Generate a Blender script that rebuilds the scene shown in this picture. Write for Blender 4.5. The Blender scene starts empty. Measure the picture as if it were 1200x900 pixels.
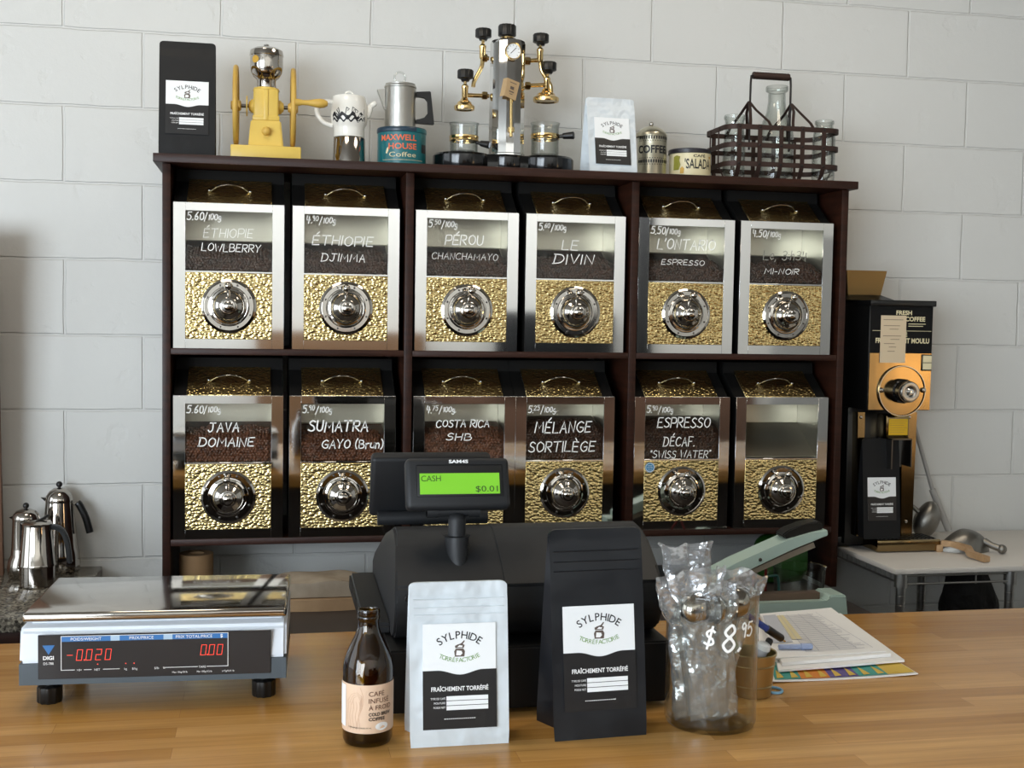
import bpy, bmesh, math, random
from mathutils import Vector, Matrix, noise
PI = math.pi
S = bpy.context.scene
COL = S.collection
random.seed(7)

# ------------------------------------------------------------------ camera
CF, CYAW, CPITCH, CROLL = 1424.86, 0.199221, -0.057000, 0.016502      # focal in px of a 1200 px frame
CPOS = Vector((0.53299, -3.43902, 1.49598))
def cam_axes():
    cy, sy, cp, sp = math.cos(CYAW), math.sin(CYAW), math.cos(CPITCH), math.sin(CPITCH)
    f = Vector((sy*cp, cy*cp, sp))
    r = f.cross(Vector((0, 0, 1))).normalized(); u = r.cross(f)
    return (r*math.cos(CROLL) + u*math.sin(CROLL), -r*math.sin(CROLL) + u*math.cos(CROLL), f)
CR, CU, CFW = cam_axes()
cd = bpy.data.cameras.new('camera'); cam = bpy.data.objects.new('camera', cd); COL.objects.link(cam)
cd.sensor_width = 36.0; cd.lens = CF/1200*36.0; cd.clip_start = 0.05
cam.matrix_world = Matrix(((CR.x, CU.x, -CFW.x, CPOS.x), (CR.y, CU.y, -CFW.y, CPOS.y), (CR.z, CU.z, -CFW.z, CPOS.z), (0, 0, 0, 1)))
S.camera = cam
def ray(u, v): return CFW + CR*((u-600)/CF) - CU*((v-450)/CF)
def at(u, v, Y):                      # the point of the photograph's ray at depth plane Y
    d = ray(u, v); return CPOS + d*((Y-CPOS.y)/d.y)
def atz(u, v, Z):                     # ... on the horizontal plane Z
    d = ray(u, v); return CPOS + d*((Z-CPOS.z)/d.z)

# ------------------------------------------------------------------ view, world, lights
S.view_settings.view_transform = 'Standard'; S.view_settings.look = 'None'
S.view_settings.gamma = 1.0; S.view_settings.use_curve_mapping = False
S.view_settings.exposure = -0.10
S.cycles.transparent_max_bounces = 40; S.cycles.max_bounces = 10; S.cycles.glossy_bounces = 6
W = bpy.data.worlds.new('world'); S.world = W; W.use_nodes = True
W.node_tree.nodes['Background'].inputs[0].default_value = (0.75, 0.85, 1.0, 1)
W.node_tree.nodes['Background'].inputs[1].default_value = 1.0
def area(name, loc, target, sx, sy, power, color):
    l = bpy.data.lights.new(name, 'AREA'); l.shape = 'RECTANGLE'; l.size = sx; l.size_y = sy
    l.energy = power; l.color = color
    o = bpy.data.objects.new(name, l); COL.objects.link(o); o.location = loc
    o.rotation_euler = (Vector(target)-Vector(loc)).to_track_quat('-Z', 'Y').to_euler()
    return o
# daylight through the shop windows: two in the left wall, one at the left of the front wall (behind the camera)
area('side_window_daylight', (-3.37, -1.9, 1.75), (0, -1.9, 1.75), 2.3, 2.0, 40, (0.84, 0.92, 1.0))
area('side_window_daylight', (-3.37, -5.3, 1.45), (0, -5.0, 1.35), 2.3, 2.2, 190, (0.80, 0.90, 1.0))
area('front_window_daylight', (-2.35, -6.87, 1.4), (-1.2, 0, 1.1), 2.1, 2.4, 250, (0.80, 0.90, 1.0))
# low sun from the right, an added wall wash, warm ceiling panels
def spot(name, loc, target, power, color, angle, blend=0.5, size=0.05):
    l = bpy.data.lights.new(name, 'SPOT'); l.energy = power; l.color = color; l.spot_size = math.radians(angle); l.spot_blend = blend
    l.shadow_soft_size = size
    o = bpy.data.objects.new(name, l); COL.objects.link(o); o.location = loc
    o.rotation_euler = (Vector(target)-Vector(loc)).to_track_quat('-Z', 'Y').to_euler()
    return o
area('right_window_sunlight', (5.37, -5.66, 1.12), (2.3, -.33, 1.3),   .30, .42, 4.5, (1.0, 0.62, 0.27))
area('added_wall_wash', (1.9, -5.5, 3.0), (1.9, -7.2, 1.6), 5.0, .25, 105, (.93, .97, 1.0))  # unseen lamp, added so the chrome bins mirror a bright front wall
for x, y in ((.2, -1.3), (2.0, -1.3)): area('ceiling_panel_light', (x, y, 3.08), (x, y, 0), .6, .6, 11, (1.0, .88, .72))

# ------------------------------------------------------------------ materials
def lin(h):
    h = h.lstrip('#'); v = [int(h[i:i+2], 16)/255 for i in (0, 2, 4)]
    return tuple(c/12.92 if c <= 0.04045 else ((c+0.055)/1.055)**2.4 for c in v) + (1.0,)
def mat(name, col, rough=0.5, metal=0.0, spec=0.5, bump=None, var=None, emit=None, coat=0.0):
    m = bpy.data.materials.new(name); m.use_nodes = True; nt = m.node_tree; b = nt.nodes['Principled BSDF']
    c = lin(col) if isinstance(col, str) else col
    b.inputs['Base Color'].default_value = c; b.inputs['Roughness'].default_value = rough
    b.inputs['Metallic'].default_value = metal; b.inputs['Specular IOR Level'].default_value = spec
    if coat: b.inputs['Coat Weight'].default_value = coat; b.inputs['Coat Roughness'].default_value = 0.08
    if emit: b.inputs['Emission Color'].default_value = c; b.inputs['Emission Strength'].default_value = emit
    if bump or var: tc = nt.nodes.new('ShaderNodeTexCoord')
    if bump:                           # (scale, distance, detail)
        n = nt.nodes.new('ShaderNodeTexNoise'); n.inputs['Scale'].default_value = bump[0]; n.inputs['Detail'].default_value = bump[2] if len(bump) > 2 else 2
        bp = nt.nodes.new('ShaderNodeBump'); bp.inputs['Distance'].default_value = bump[1]; bp.inputs['Strength'].default_value = 1
        nt.links.new(tc.outputs['Object'], n.inputs['Vector']); nt.links.new(n.outputs['Fac'], bp.inputs['Height']); nt.links.new(bp.outputs['Normal'], b.inputs['Normal'])
    if var:                            # (second colour, scale, stretch xyz)
        n = nt.nodes.new('ShaderNodeTexNoise'); n.inputs['Scale'].default_value = var[1]; n.inputs['Detail'].default_value = 5
        mp = nt.nodes.new('ShaderNodeMapping'); mp.inputs['Scale'].default_value = var[2] if len(var) > 2 else (1, 1, 1)
        rp = nt.nodes.new('ShaderNodeValToRGB'); rp.color_ramp.elements[0].position = 0.35; rp.color_ramp.elements[1].position = 0.65
        rp.color_ramp.elements[0].color = c; rp.color_ramp.elements[1].color = lin(var[0]) if isinstance(var[0], str) else var[0]
        nt.links.new(tc.outputs['Object'], mp.inputs['Vector']); nt.links.new(mp.outputs['Vector'], n.inputs['Vector'])
        nt.links.new(n.outputs['Fac'], rp.inputs['Fac']); nt.links.new(rp.outputs['Color'], b.inputs['Base Color'])
    return m
def thin_glass(name, tint=(1, 1, 1, 1), edge=None, rough=0.02, base_gloss=0.0, bump=None, haze=0.0):
    m = bpy.data.materials.new(name); m.use_nodes = True; nt = m.node_tree; nt.nodes.clear(); N = nt.nodes.new; L = nt.links.new
    out = N('ShaderNodeOutputMaterial'); mix = N('ShaderNodeMixShader'); tr = N('ShaderNodeBsdfTransparent'); gl = N('ShaderNodeBsdfGlossy')
    fw = N('ShaderNodeLayerWeight'); fw.inputs[0].default_value = 0.5; fr = N('ShaderNodeMath'); fr.operation = 'POWER'; fr.inputs[1].default_value = 4.0; L(fw.outputs['Facing'], fr.inputs[0]); gl.inputs['Roughness'].default_value = rough
    tr.inputs[0].default_value = tint
    if edge:
        lw = N('ShaderNodeLayerWeight'); lw.inputs[0].default_value = 0.35; mc = N('ShaderNodeMix'); mc.data_type = 'RGBA'
        mc.inputs[6].default_value = tint; mc.inputs[7].default_value = edge
        L(lw.outputs['Facing'], mc.inputs[0]); L(mc.outputs[2], tr.inputs[0])
    add = N('ShaderNodeMath'); add.operation = 'ADD'; add.use_clamp = True; add.inputs[1].default_value = base_gloss+.04
    L(fr.outputs[0], add.inputs[0]); L(add.outputs[0], mix.inputs[0]); L(tr.outputs[0], mix.inputs[1]); L(gl.outputs[0], mix.inputs[2]); L(mix.outputs[0], out.inputs[0])
    if haze:
        df = N('ShaderNodeBsdfDiffuse'); df.inputs[0].default_value = (.9, .92, .94, 1); tl = N('ShaderNodeBsdfTranslucent'); tl.inputs[0].default_value = (.9, .92, .94, 1)
        m1 = N('ShaderNodeMixShader'); m1.inputs[0].default_value = .5; L(df.outputs[0], m1.inputs[1]); L(tl.outputs[0], m1.inputs[2])
        m2 = N('ShaderNodeMixShader'); m2.inputs[0].default_value = haze; L(mix.outputs[0], m2.inputs[1]); L(m1.outputs[0], m2.inputs[2]); L(m2.outputs[0], out.inputs[0])
    if bump:
        tc = N('ShaderNodeTexCoord'); n = N('ShaderNodeTexNoise'); n.inputs['Scale'].default_value = bump[0]; bp = N('ShaderNodeBump'); bp.inputs['Distance'].default_value = bump[1]
        L(tc.outputs['Object'], n.inputs['Vector']); L(n.outputs['Fac'], bp.inputs['Height']); L(bp.outputs['Normal'], gl.inputs['Normal']); L(bp.outputs['Normal'], fw.inputs['Normal'])
    return m
def wall_mat():
    m = bpy.data.materials.new('painted_block_wall'); m.use_nodes = True; nt = m.node_tree; N = nt.nodes.new; L = nt.links.new
    b = nt.nodes['Principled BSDF']; b.inputs['Roughness'].default_value = 0.55; b.inputs['Base Color'].default_value = lin('#d3d3cf')
    g = N('ShaderNodeNewGeometry'); sp = N('ShaderNodeSeparateXYZ'); cb = N('ShaderNodeCombineXYZ')
    nz = N('ShaderNodeTexNoise'); nz.inputs['Scale'].default_value = 9; nz.inputs['Detail'].default_value = 3
    vm = N('ShaderNodeVectorMath'); vm.operation = 'MULTIPLY_ADD'; vm.inputs[1].default_value = (.008, .008, .008)
    L(g.outputs['Position'], sp.inputs[0]); L(sp.outputs['X'], cb.inputs['X']); L(sp.outputs['Z'], cb.inputs['Y'])
    L(g.outputs['Position'], nz.inputs['Vector']); L(nz.outputs['Color'], vm.inputs[0]); 
    off = N('ShaderNodeVectorMath'); off.operation = 'SUBTRACT'; off.inputs[1].default_value = (.004, .004, .004)
    L(cb.outputs[0], off.inputs[0]); L(off.outputs[0], vm.inputs[2])
    br = N('ShaderNodeTexBrick'); br.offset = 0.5; br.offset_frequency = 2; br.squash_frequency = 2; br.squash = 1
    for k, v in (('Scale', 1.0), ('Mortar Size', 0.0042), ('Mortar Smooth', 0.55), ('Brick Width', 0.4064), ('Row Height', 0.2032)): br.inputs[k].default_value = v
    L(vm.outputs[0], br.inputs['Vector'])
    inv = N('ShaderNodeMath'); inv.operation = 'MULTIPLY_ADD'; inv.inputs[1].default_value = -1.0; inv.inputs[2].default_value = 1.0; L(br.outputs['Fac'], inv.inputs[0])
    n2 = N('ShaderNodeTexNoise'); n2.inputs['Scale'].default_value = 55; n2.inputs['Detail'].default_value = 4; n2.inputs['Roughness'].default_value = 0.6; L(g.outputs['Position'], n2.inputs['Vector'])
    n3 = N('ShaderNodeTexNoise'); n3.inputs['Scale'].default_value = 11; n3.inputs['Detail'].default_value = 5; L(g.outputs['Position'], n3.inputs['Vector'])
    pit = N('ShaderNodeMapRange'); pit.inputs[1].default_value = 0.60; pit.inputs[2].default_value = 0.70; pit.inputs[3].default_value = 0; pit.inputs[4].default_value = -0.8; L(n3.outputs['Fac'], pit.inputs[0])
    pm = N('ShaderNodeMath'); pm.operation = 'MULTIPLY'; L(pit.outputs[0], pm.inputs[0]); L(n2.outputs['Fac'], pm.inputs[1])
    a1 = N('ShaderNodeMath'); a1.operation = 'MULTIPLY_ADD'; a1.inputs[1].default_value = 0.22; L(n2.outputs['Fac'], a1.inputs[0]); L(inv.outputs[0], a1.inputs[2])
    a2 = N('ShaderNodeMath'); a2.operation = 'ADD'; L(a1.outputs[0], a2.inputs[0]); L(pm.outputs[0], a2.inputs[1])
    bp = N('ShaderNodeBump'); bp.inputs['Distance'].default_value = 0.0036; bp.inputs['Strength'].default_value = 0.8
    L(a2.outputs[0], bp.inputs['Height']); L(bp.outputs['Normal'], b.inputs['Normal'])
    return m
def butcher_mat():
    m = bpy.data.materials.new('butcher_block'); m.use_nodes = True; nt = m.node_tree; N = nt.nodes.new; L = nt.links.new
    b = nt.nodes['Principled BSDF']; b.inputs['Roughness'].default_value = 0.27; b.inputs['Specular IOR Level'].default_value = 0.5
    g = N('ShaderNodeNewGeometry'); br = N('ShaderNodeTexBrick'); br.offset = 0.37; br.offset_frequency = 2
    for k, v in (('Scale', 1.0), ('Mortar Size', 0.0004), ('Mortar Smooth', 0.3), ('Brick Width', 0.42), ('Row Height', 0.038), ('Bias', 0.0)): br.inputs[k].default_value = v
    br.inputs['Color1'].default_value = lin('#d3a361'); br.inputs['Color2'].default_value = lin('#b5833f'); br.inputs['Mortar'].default_value = lin('#a97a48')
    L(g.outputs['Position'], br.inputs['Vector'])
    mp = N('ShaderNodeMapping'); mp.inputs['Scale'].default_value = (4, 70, 20); L(g.outputs['Position'], mp.inputs[0])
    n = N('ShaderNodeTexNoise'); n.inputs['Scale'].default_value = 1.0; n.inputs['Detail'].default_value = 6; n.inputs['Roughness'].default_value = 0.65; L(mp.outputs[0], n.inputs['Vector'])
    rp = N('ShaderNodeValToRGB'); rp.color_ramp.elements[0].color = (0.72, 0.66, 0.58, 1); rp.color_ramp.elements[1].color = (1.12, 1.1, 1.05, 1); rp.color_ramp.elements[0].position = .3; rp.color_ramp.elements[1].position = .7
    L(n.outputs['Fac'], rp.inputs[0])
    mx = N('ShaderNodeMix'); mx.data_type = 'RGBA'; mx.blend_type = 'MULTIPLY'; mx.inputs[0].default_value = 0.8; L(br.outputs['Color'], mx.inputs[6]); L(rp.outputs[0], mx.inputs[7])
    L(mx.outputs[2], b.inputs['Base Color'])
    return m
def hammered_mat():
    m = bpy.data.materials.new('hammered_brass'); m.use_nodes = True; nt = m.node_tree; N = nt.nodes.new; L = nt.links.new
    b = nt.nodes['Principled BSDF']; b.inputs['Base Color'].default_value = lin('#e8d194'); b.inputs['Metallic'].default_value = 1; b.inputs['Roughness'].default_value = 0.27
    tc = N('ShaderNodeTexCoord'); mp = N('ShaderNodeMapping'); mp.inputs['Rotation'].default_value = (0, math.radians(32), 0); mp.inputs['Scale'].default_value = (125, 125, 160)
    vo = N('ShaderNodeTexVoronoi'); vo.feature = 'SMOOTH_F1'; vo.inputs['Scale'].default_value = 1.0; vo.inputs['Smoothness'].default_value = 0.25
    L(tc.outputs['Object'], mp.inputs[0]); L(mp.outputs[0], vo.inputs['Vector'])
    iv = N('ShaderNodeMath'); iv.operation = 'MULTIPLY'; iv.inputs[1].default_value = -1; L(vo.outputs['Distance'], iv.inputs[0])
    bp = N('ShaderNodeBump'); bp.inputs['Distance'].default_value = 0.0023; bp.inputs['Strength'].default_value = 1; L(iv.outputs[0], bp.inputs['Height']); L(bp.outputs['Normal'], b.inputs['Normal'])
    return m
def granite_mat():
    m = bpy.data.materials.new('granite'); m.use_nodes = True; nt = m.node_tree; N = nt.nodes.new; L = nt.links.new
    b = nt.nodes['Principled BSDF']; b.inputs['Roughness'].default_value = 0.12
    tc = N('ShaderNodeTexCoord'); vo = N('ShaderNodeTexVoronoi'); vo.inputs['Scale'].default_value = 170; n = N('ShaderNodeTexNoise'); n.inputs['Scale'].default_value = 40; n.inputs['Detail'].default_value = 6
    L(tc.outputs['Object'], vo.inputs['Vector']); L(tc.outputs['Object'], n.inputs['Vector'])
    bw = N('ShaderNodeRGBToBW'); L(vo.outputs['Color'], bw.inputs[0]); ad = N('ShaderNodeMath'); ad.operation = 'MULTIPLY_ADD'; ad.inputs[1].default_value = 0.55
    s2 = N('ShaderNodeMath'); s2.operation = 'MULTIPLY'; s2.inputs[1].default_value = 0.5; L(n.outputs['Fac'], s2.inputs[0]); L(bw.outputs[0], ad.inputs[0]); L(s2.outputs[0], ad.inputs[2])
    rp = N('ShaderNodeValToRGB'); e = rp.color_ramp.elements; e[0].position = .30; e[0].color = lin('#23211e'); e[1].position = .78; e[1].color = lin('#aba595'); k = rp.color_ramp.elements.new(.5); k.color = lin('#67625a')
    L(ad.outputs[0], rp.inputs[0]); L(rp.outputs[0], b.inputs['Base Color'])
    return m
M = dict(
    wall=wall_mat(), wood=butcher_mat(), brass_h=hammered_mat(), granite=granite_mat(),
    ceiling=mat('ceiling_paint', '#9a968e', .8), floor=mat('floor_tile', '#4a423b', .5), plainwall=mat('plain_wall', '#e2dfd8', .7),
    dark=mat('dark_cabinet', '#3a3330', .5), shopwood=mat('shop_wood', '#7b5a3c', .5),
    espresso=mat('dark_stained_wood', '#33190f', .45, spec=.3, var=('#241109', 6, (1, 1, 14)), bump=(90, .0004)),
    espresso_h=mat('dark_stained_board', '#361c12', .45, spec=.3, var=('#27130b', 6, (1, 14, 14)), bump=(90, .0004)),
    cabinet=mat('left_cabinet_wood', '#3c2119', .4, var=('#2a150f', 8, (1, 12, 12))),
    chrome=mat('chrome', '#d9d9d8', .045, 1), dialchrome=mat('dial_chrome', '#bcb8b2', .06, 1), steel=mat('steel', '#b9b7b2', .22, 1), steel_d=mat('dark_steel', '#6d6a66', .3, 1),
    liner=mat('bin_liner_steel', '#dcd8cc', .33, .9), brush=mat('brushed_aluminium', '#bdbbb5', .30, 1, bump=(60, .0004)),
    polish=mat('polished_steel', '#b4aea6', .09, 1), pewter=mat('antique_tin', '#c6c0ab', .3, 1, bump=(60, .0006)),
    cast=mat('cast_aluminium', '#8a8781', .38, 1, bump=(45, .0012)), brass=mat('polished_brass', '#dabd84', .16, 1), brass_d=mat('dull_brass', '#a58a5c', .34, 1),
    bronze=mat('bronze_panel', '#8f7b58', .15, 1, bump=(10, .0004)), bucket=mat('bucket_metal', '#bdab80', .34, 1),
    black=mat('black_plastic', '#141414', .35), black_m=mat('black_matte', '#101011', .6), black_g=mat('black_gloss', '#0c0c0d', .12), signblack=mat('sign_black', '#0c0c0d', .55, spec=.2), enamel=mat('black_enamel', '#0e0e0e', .3), binblack=mat('bin_black', '#0a0908', .75, spec=.2),
    regi=mat('register_plastic', '#212224', .5, spec=.35, bump=(900, .00015)), regi_d=mat('register_dark', '#151618', .5, spec=.35, bump=(900, .00015)), drawer=mat('cash_drawer_metal', '#0f0f10', .5, spec=.3),
    bagblack=mat('black_foil_bag', '#15181d', .38, spec=.4, bump=(11, .011, 1)), bagblack2=mat('black_paper_bag', '#0f1012', .5, spec=.3, bump=(12, .003, 3)), bagwhite=mat('white_foil_bag', '#d0d8dd', .36, bump=(22, .010, 2)),
    label_w=mat('label_white', '#eef1f2', .45), label_b=mat('label_black', '#1a1a1c', .35), ink=mat('ink_black', '#17171a', .5), ink_w=mat('ink_white', '#f2f3f3', .5), green=mat('ink_green', '#6d9a44', .5), greytxt=mat('ink_grey', '#8a8a8a', .5), sack=mat('ink_brown', '#5e5149', .6),
    chalk=mat('white_marker', '#f6f6f2', .6), grey_chalk=mat('faded_marker', '#8d8c82', .6),
    yellow=mat('yellow_paint', '#dfbf5c', .38, bump=(40, .0008)), yellow_w=mat('yellow_wood', '#d2ac4e', .5, bump=(60, .0006), var=('#bd9644', 10)),
    ceramic=mat('white_ceramic', '#eceae2', .12), teal=mat('teal_tin', '#14646a', .3), navy=mat('navy_tin', '#223848', .3), orange=mat('orange_ink', '#dd6a45', .45),
    cream=mat('cream_tin', '#dcd0a8', .4), olive=mat('olive_ink', '#8d8a35', .5), gold_t=mat('gold_ink', '#c69b3a', .4), darklid=mat('dark_tin_lid', '#26242b', .3),
    rust=mat('dark_rusty_iron', '#3c2b25', .55, .5, bump=(120, .0006)), wire=mat('wire_iron', '#2b2624', .5, .6), card=mat('cardboard_tag', '#b79a72', .8),
    kraft=mat('kraft_paper', '#b29471', .8, var=('#9d8060', 12), bump=(20, .002)), kraft2=mat('kraft_paper_grey', '#a89b89', .8, var=('#8f8271', 14), bump=(20, .002)),
    cuptan=mat('kraft_roll', '#9c7a55', .8), paper=mat('paper', '#f3f2f0', .7), paper_g=mat('paper_grey', '#c3c6cf', .7), paper_y=mat('paper_yellow', '#ded2a8', .7), line=mat('printed_lines', '#bdbdc4', .7),
    rack=mat('rack_chrome', '#b5b3af', .34, 1), slab=mat('white_board', '#d9d4cd', .45), woodh=mat('scoop_wood', '#cbab86', .6, var=('#b08d66', 14)),
    pipe=mat('grey_conduit', '#a9a7a3', .45), mint=mat('mint_enamel', '#b9d0c6', .35), mint_d=mat('mint_worn', '#8a9c93', .5), seal_top=mat('sealer_strip', '#6c5849', .6), red=mat('red_sticker', '#8f4d52', .5), redcord=mat('red_cord', '#6a1a18', .5), greencord=mat('teal_cord', '#12443f', .5),
    greenbag=mat('green_pouch', '#1c4712', .4, bump=(14, .01)), darkcloth=mat('black_cloth', '#16130f', .75, bump=(30, .01)),
    scale_w=mat('scale_white', '#dde3ea', .4), scale_g=mat('scale_grey', '#4b555c', .45), scale_panel=mat('scale_panel', '#2b2b2d', .12), blue=mat('panel_blue', '#2f6fae', .35), blue_l=mat('panel_lightblue', '#a9c3d8', .4), led=mat('led_red', '#ff4a38', .4, emit=.9), led_f=mat('led_dim', '#8e2a24', .4, emit=.35),
    lcd=mat('lcd_green', '#7fc832', .3, emit=.12), lcdtxt=mat('lcd_text', '#2c4a1c', .5),
    botlabel=mat('kraft_label', '#dcbfa4', .6), botline=mat('label_linework', '#c9a78c', .6), bot_brown=mat('label_brown', '#5a3527', .6),
    beans=mat('coffee_beans', '#432819', .36, var=('#25140c', 90)), beans_l=mat('coffee_beans_light', '#70452f', .38, var=('#47291a', 90)),
    stick_b=mat('sticker_blue', '#2b86b4', .4), yellow_s=mat('yellow_notice', '#e3b21e', .5), note=mat('taped_note', '#cdb99a', .75), filters=mat('filter_paper', '#a98e68', .8),
    penblue=mat('pen_blue', '#27408f', .3), penlight=mat('pen_lightblue', '#9fb0d6', .25), rubber=mat('blue_rubber', '#7fb0cf', .5), pgreen=mat('pen_green', '#3d8a3a', .4),
    pat_t=mat('print_teal', '#3f9a90', .6), pat_o=mat('print_orange', '#d9832a', .6), pat_p=mat('print_purple', '#5a4a8c', .6), pat_y=mat('print_yellow', '#d8b648', .6),
    leftboard=mat('brown_board', '#6e4f3c', .6), bar=mat('window_bar', '#3b3a38', .5),
    glass=thin_glass('clear_glass', (0.97, .98, .97, 1), (.55, .58, .56, 1)), pane=thin_glass('bin_window', (0.93, .93, .91, 1), base_gloss=-.022), 
    jarglass=thin_glass('jar_glass', (.97, .98, .97, 1), (.84, .84, .81, 1), base_gloss=-.015), amber=thin_glass('amber_glass', (.56, .39, .09, 1), (.11, .06, .010, 1), base_gloss=.02),
    cello=thin_glass('cellophane', (.90, .91, .92, 1), (.70, .71, .72, 1), rough=.14, base_gloss=.20, bump=(45, .007), haze=.12),
)

# ------------------------------------------------------------------ mesh helpers
def NB(): return bmesh.new()
def box(bm, x0, x1, y0, y1, z0, z1, bev=0.0, seg=2, rot=None, mx=None):
    r = bmesh.ops.create_cube(bm, size=1.0); vs = r['verts']
    for v in vs: v.co = Vector(((x0+x1)/2+v.co.x*(x1-x0), (y0+y1)/2+v.co.y*(y1-y0), (z0+z1)/2+v.co.z*(z1-z0)))
    if bev > 0:
        es = list({e for v in vs for e in v.link_edges})
        g = bmesh.ops.bevel(bm, geom=es, offset=bev, segments=seg, affect='EDGES', profile=0.5)
        vs = list({v for f in g['faces'] for v in f.verts} | {v for v in vs if v.is_valid})
    if mx is not None: bmesh.ops.transform(bm, matrix=mx, verts=vs)
    return bm
def lathe(bm, prof, seg=40, c=(0, 0, 0), axis='Z', a0=0.0, a1=2*PI):
    full = abs(a1-a0-2*PI) < 1e-6; n = seg if full else seg+1; rings = []; new = []
    def put(r, z, a):
        x, y = r*math.cos(a), r*math.sin(a)
        if axis == 'Z': p = (x, y, z)
        elif axis == 'Y': p = (x, -z, y)           # axis towards the viewer (-Y)
        else: p = (z, x, y)
        return Vector(p)+Vector(c)
    for r, z in prof:
        if r < 1e-7: v = bm.verts.new(put(0, z, 0)); rings.append([v])
        else: rings.append([bm.verts.new(put(r, z, a0+(a1-a0)*i/(n if full else seg))) for i in range(n)])
        new += rings[-1]
    for A, B in zip(rings, rings[1:]):
        for i in range(n if full else n-1):
            j = (i+1) % n
            if len(A) == 1 and len(B) == 1: break
            if len(A) == 1: q = (A[0], B[j], B[i])
            elif len(B) == 1: q = (A[i], A[j], B[0])
            else: q = (A[i], A[j], B[j], B[i])
            try: bm.faces.new(q)
            except ValueError: pass
    return new
def frame_at(pts, i, closed=False):
    n = len(pts)
    a = pts[(i-1) % n] if (closed or i > 0) else pts[i]; b = pts[(i+1) % n] if (closed or i < n-1) else pts[i]
    return (b-a).normalized()
def tube(bm, pts, rad, seg=10, closed=False, caps=True):
    pts = [Vector(p) for p in pts]; n = len(pts); rad = rad if isinstance(rad, (list, tuple)) else [rad]*n
    t0 = frame_at(pts, 0, closed); up = Vector((0, 0, 1)) if abs(t0.z) < .9 else Vector((1, 0, 0)); rings = []; new = []
    s = t0.cross(up).normalized()
    for i, p in enumerate(pts):
        t = frame_at(pts, i, closed); s = (s - t*s.dot(t)).normalized(); w = t.cross(s)
        rings.append([bm.verts.new(p + (s*math.cos(a)+w*math.sin(a))*rad[i]) for a in [2*PI*k/seg for k in range(seg)]]); new += rings[-1]
    for i in range(n if closed else n-1):
        A, B = rings[i], rings[(i+1) % n]
        for k in range(seg):
            try: bm.faces.new((A[k], A[(k+1) % seg], B[(k+1) % seg], B[k]))
            except ValueError: pass
    if caps and not closed:
        bm.faces.new(rings[0][::-1]); bm.faces.new(rings[-1])
    return new
def strap(bm, pts, up, w, t, closed=False):
    pts = [Vector(p) for p in pts]; n = len(pts); rings = []
    for i, p in enumerate(pts):
        u = Vector(up[i]) if isinstance(up, list) else Vector(up)
        tg = frame_at(pts, i, closed); nn = tg.cross(u)
        nn = nn.normalized() if nn.length > 1e-6 else Vector((0, 1, 0)); u2 = nn.cross(tg).normalized()
        rings.append([bm.verts.new(p+u2*a*w/2+nn*b*t/2) for a, b in ((-1, -1), (1, -1), (1, 1), (-1, 1))])
    for i in range(n if closed else n-1):
        A, B = rings[i], rings[(i+1) % n]
        for k in range(4): bm.faces.new((A[k], A[(k+1) % 4], B[(k+1) % 4], B[k]))
    if not closed: bm.faces.new(rings[0][::-1]); bm.faces.new(rings[-1])
def prism(bm, poly, a, b, plane='XZ'):
    """poly of 2D points, extruded from a to b along the third axis"""
    def P(p, k):
        return Vector((p[0], k, p[1])) if plane == 'XZ' else Vector((k, p[0], p[1])) if plane == 'YZ' else Vector((p[0], p[1], k))
    A = [bm.verts.new(P(p, a)) for p in poly]; B = [bm.verts.new(P(p, b)) for p in poly]; n = len(poly)
    bm.faces.new(A); bm.faces.new(B[::-1])
    for i in range(n): bm.faces.new((A[i], B[i], B[(i+1) % n], A[(i+1) % n]))
    return A+B
def catmull(pts, k=5, closed=False):
    P = [Vector(p) for p in pts]; n = len(P); out = []
    for i in range(n if closed else n-1):
        p0 = P[(i-1) % n] if (closed or i > 0) else P[i]; p1 = P[i]; p2 = P[(i+1) % n]; p3 = P[(i+2) % n] if (closed or i < n-2) else p2
        for j in range(k):
            t = j/k; out.append(.5*((2*p1)+(p2-p0)*t+(2*p0-5*p1+4*p2-p3)*t*t+(3*p1-p0-3*p2+p3)*t**3))
    if not closed: out.append(P[-1])
    return out
def sphere(bm, c, r, sx=1, sy=1, sz=1, u=20, v=12):
    q = bmesh.ops.create_uvsphere(bm, u_segments=u, v_segments=v, radius=r)
    for w in q['verts']: w.co = Vector((w.co.x*sx+c[0], w.co.y*sy+c[1], w.co.z*sz+c[2]))
    return q['verts']
def obj(name, bm, m, parent=None, smooth=True, angle=38, loc=None, rot=None, recalc=True):
    if isinstance(bm, bmesh.types.BMesh):
        if recalc: bmesh.ops.recalc_face_normals(bm, faces=bm.faces)
        me = bpy.data.meshes.new(name); bm.to_mesh(me); bm.free()
        if smooth:
            for p in me.polygons: p.use_smooth = True
            me.set_sharp_from_angle(angle=math.radians(angle))
    else: me = bm
    if not me.materials: me.materials.append(m)
    o = bpy.data.objects.new(name, me); COL.objects.link(o)
    if parent: o.parent = parent
    if loc: o.location = loc
    if rot: o.rotation_euler = rot
    return o
def thing(name, label, cat, loc=(0, 0, 0), rot=(0, 0, 0), group=None):
    o = bpy.data.objects.new(name, None); COL.objects.link(o); o.location = loc; o.rotation_euler = rot; o.empty_display_size = .05
    o['label'] = label; o['category'] = cat
    if group: o['group'] = group
    return o
def tag(o, label, cat, group=None, kind=None):
    o['label'] = label; o['category'] = cat
    if group: o['group'] = group
    if kind: o['kind'] = kind
    return o
def struct(name, bm, m, parent=None):
    o = obj(name, bm, m, parent)
    if not parent: o['kind'] = 'structure'
    return o
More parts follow.
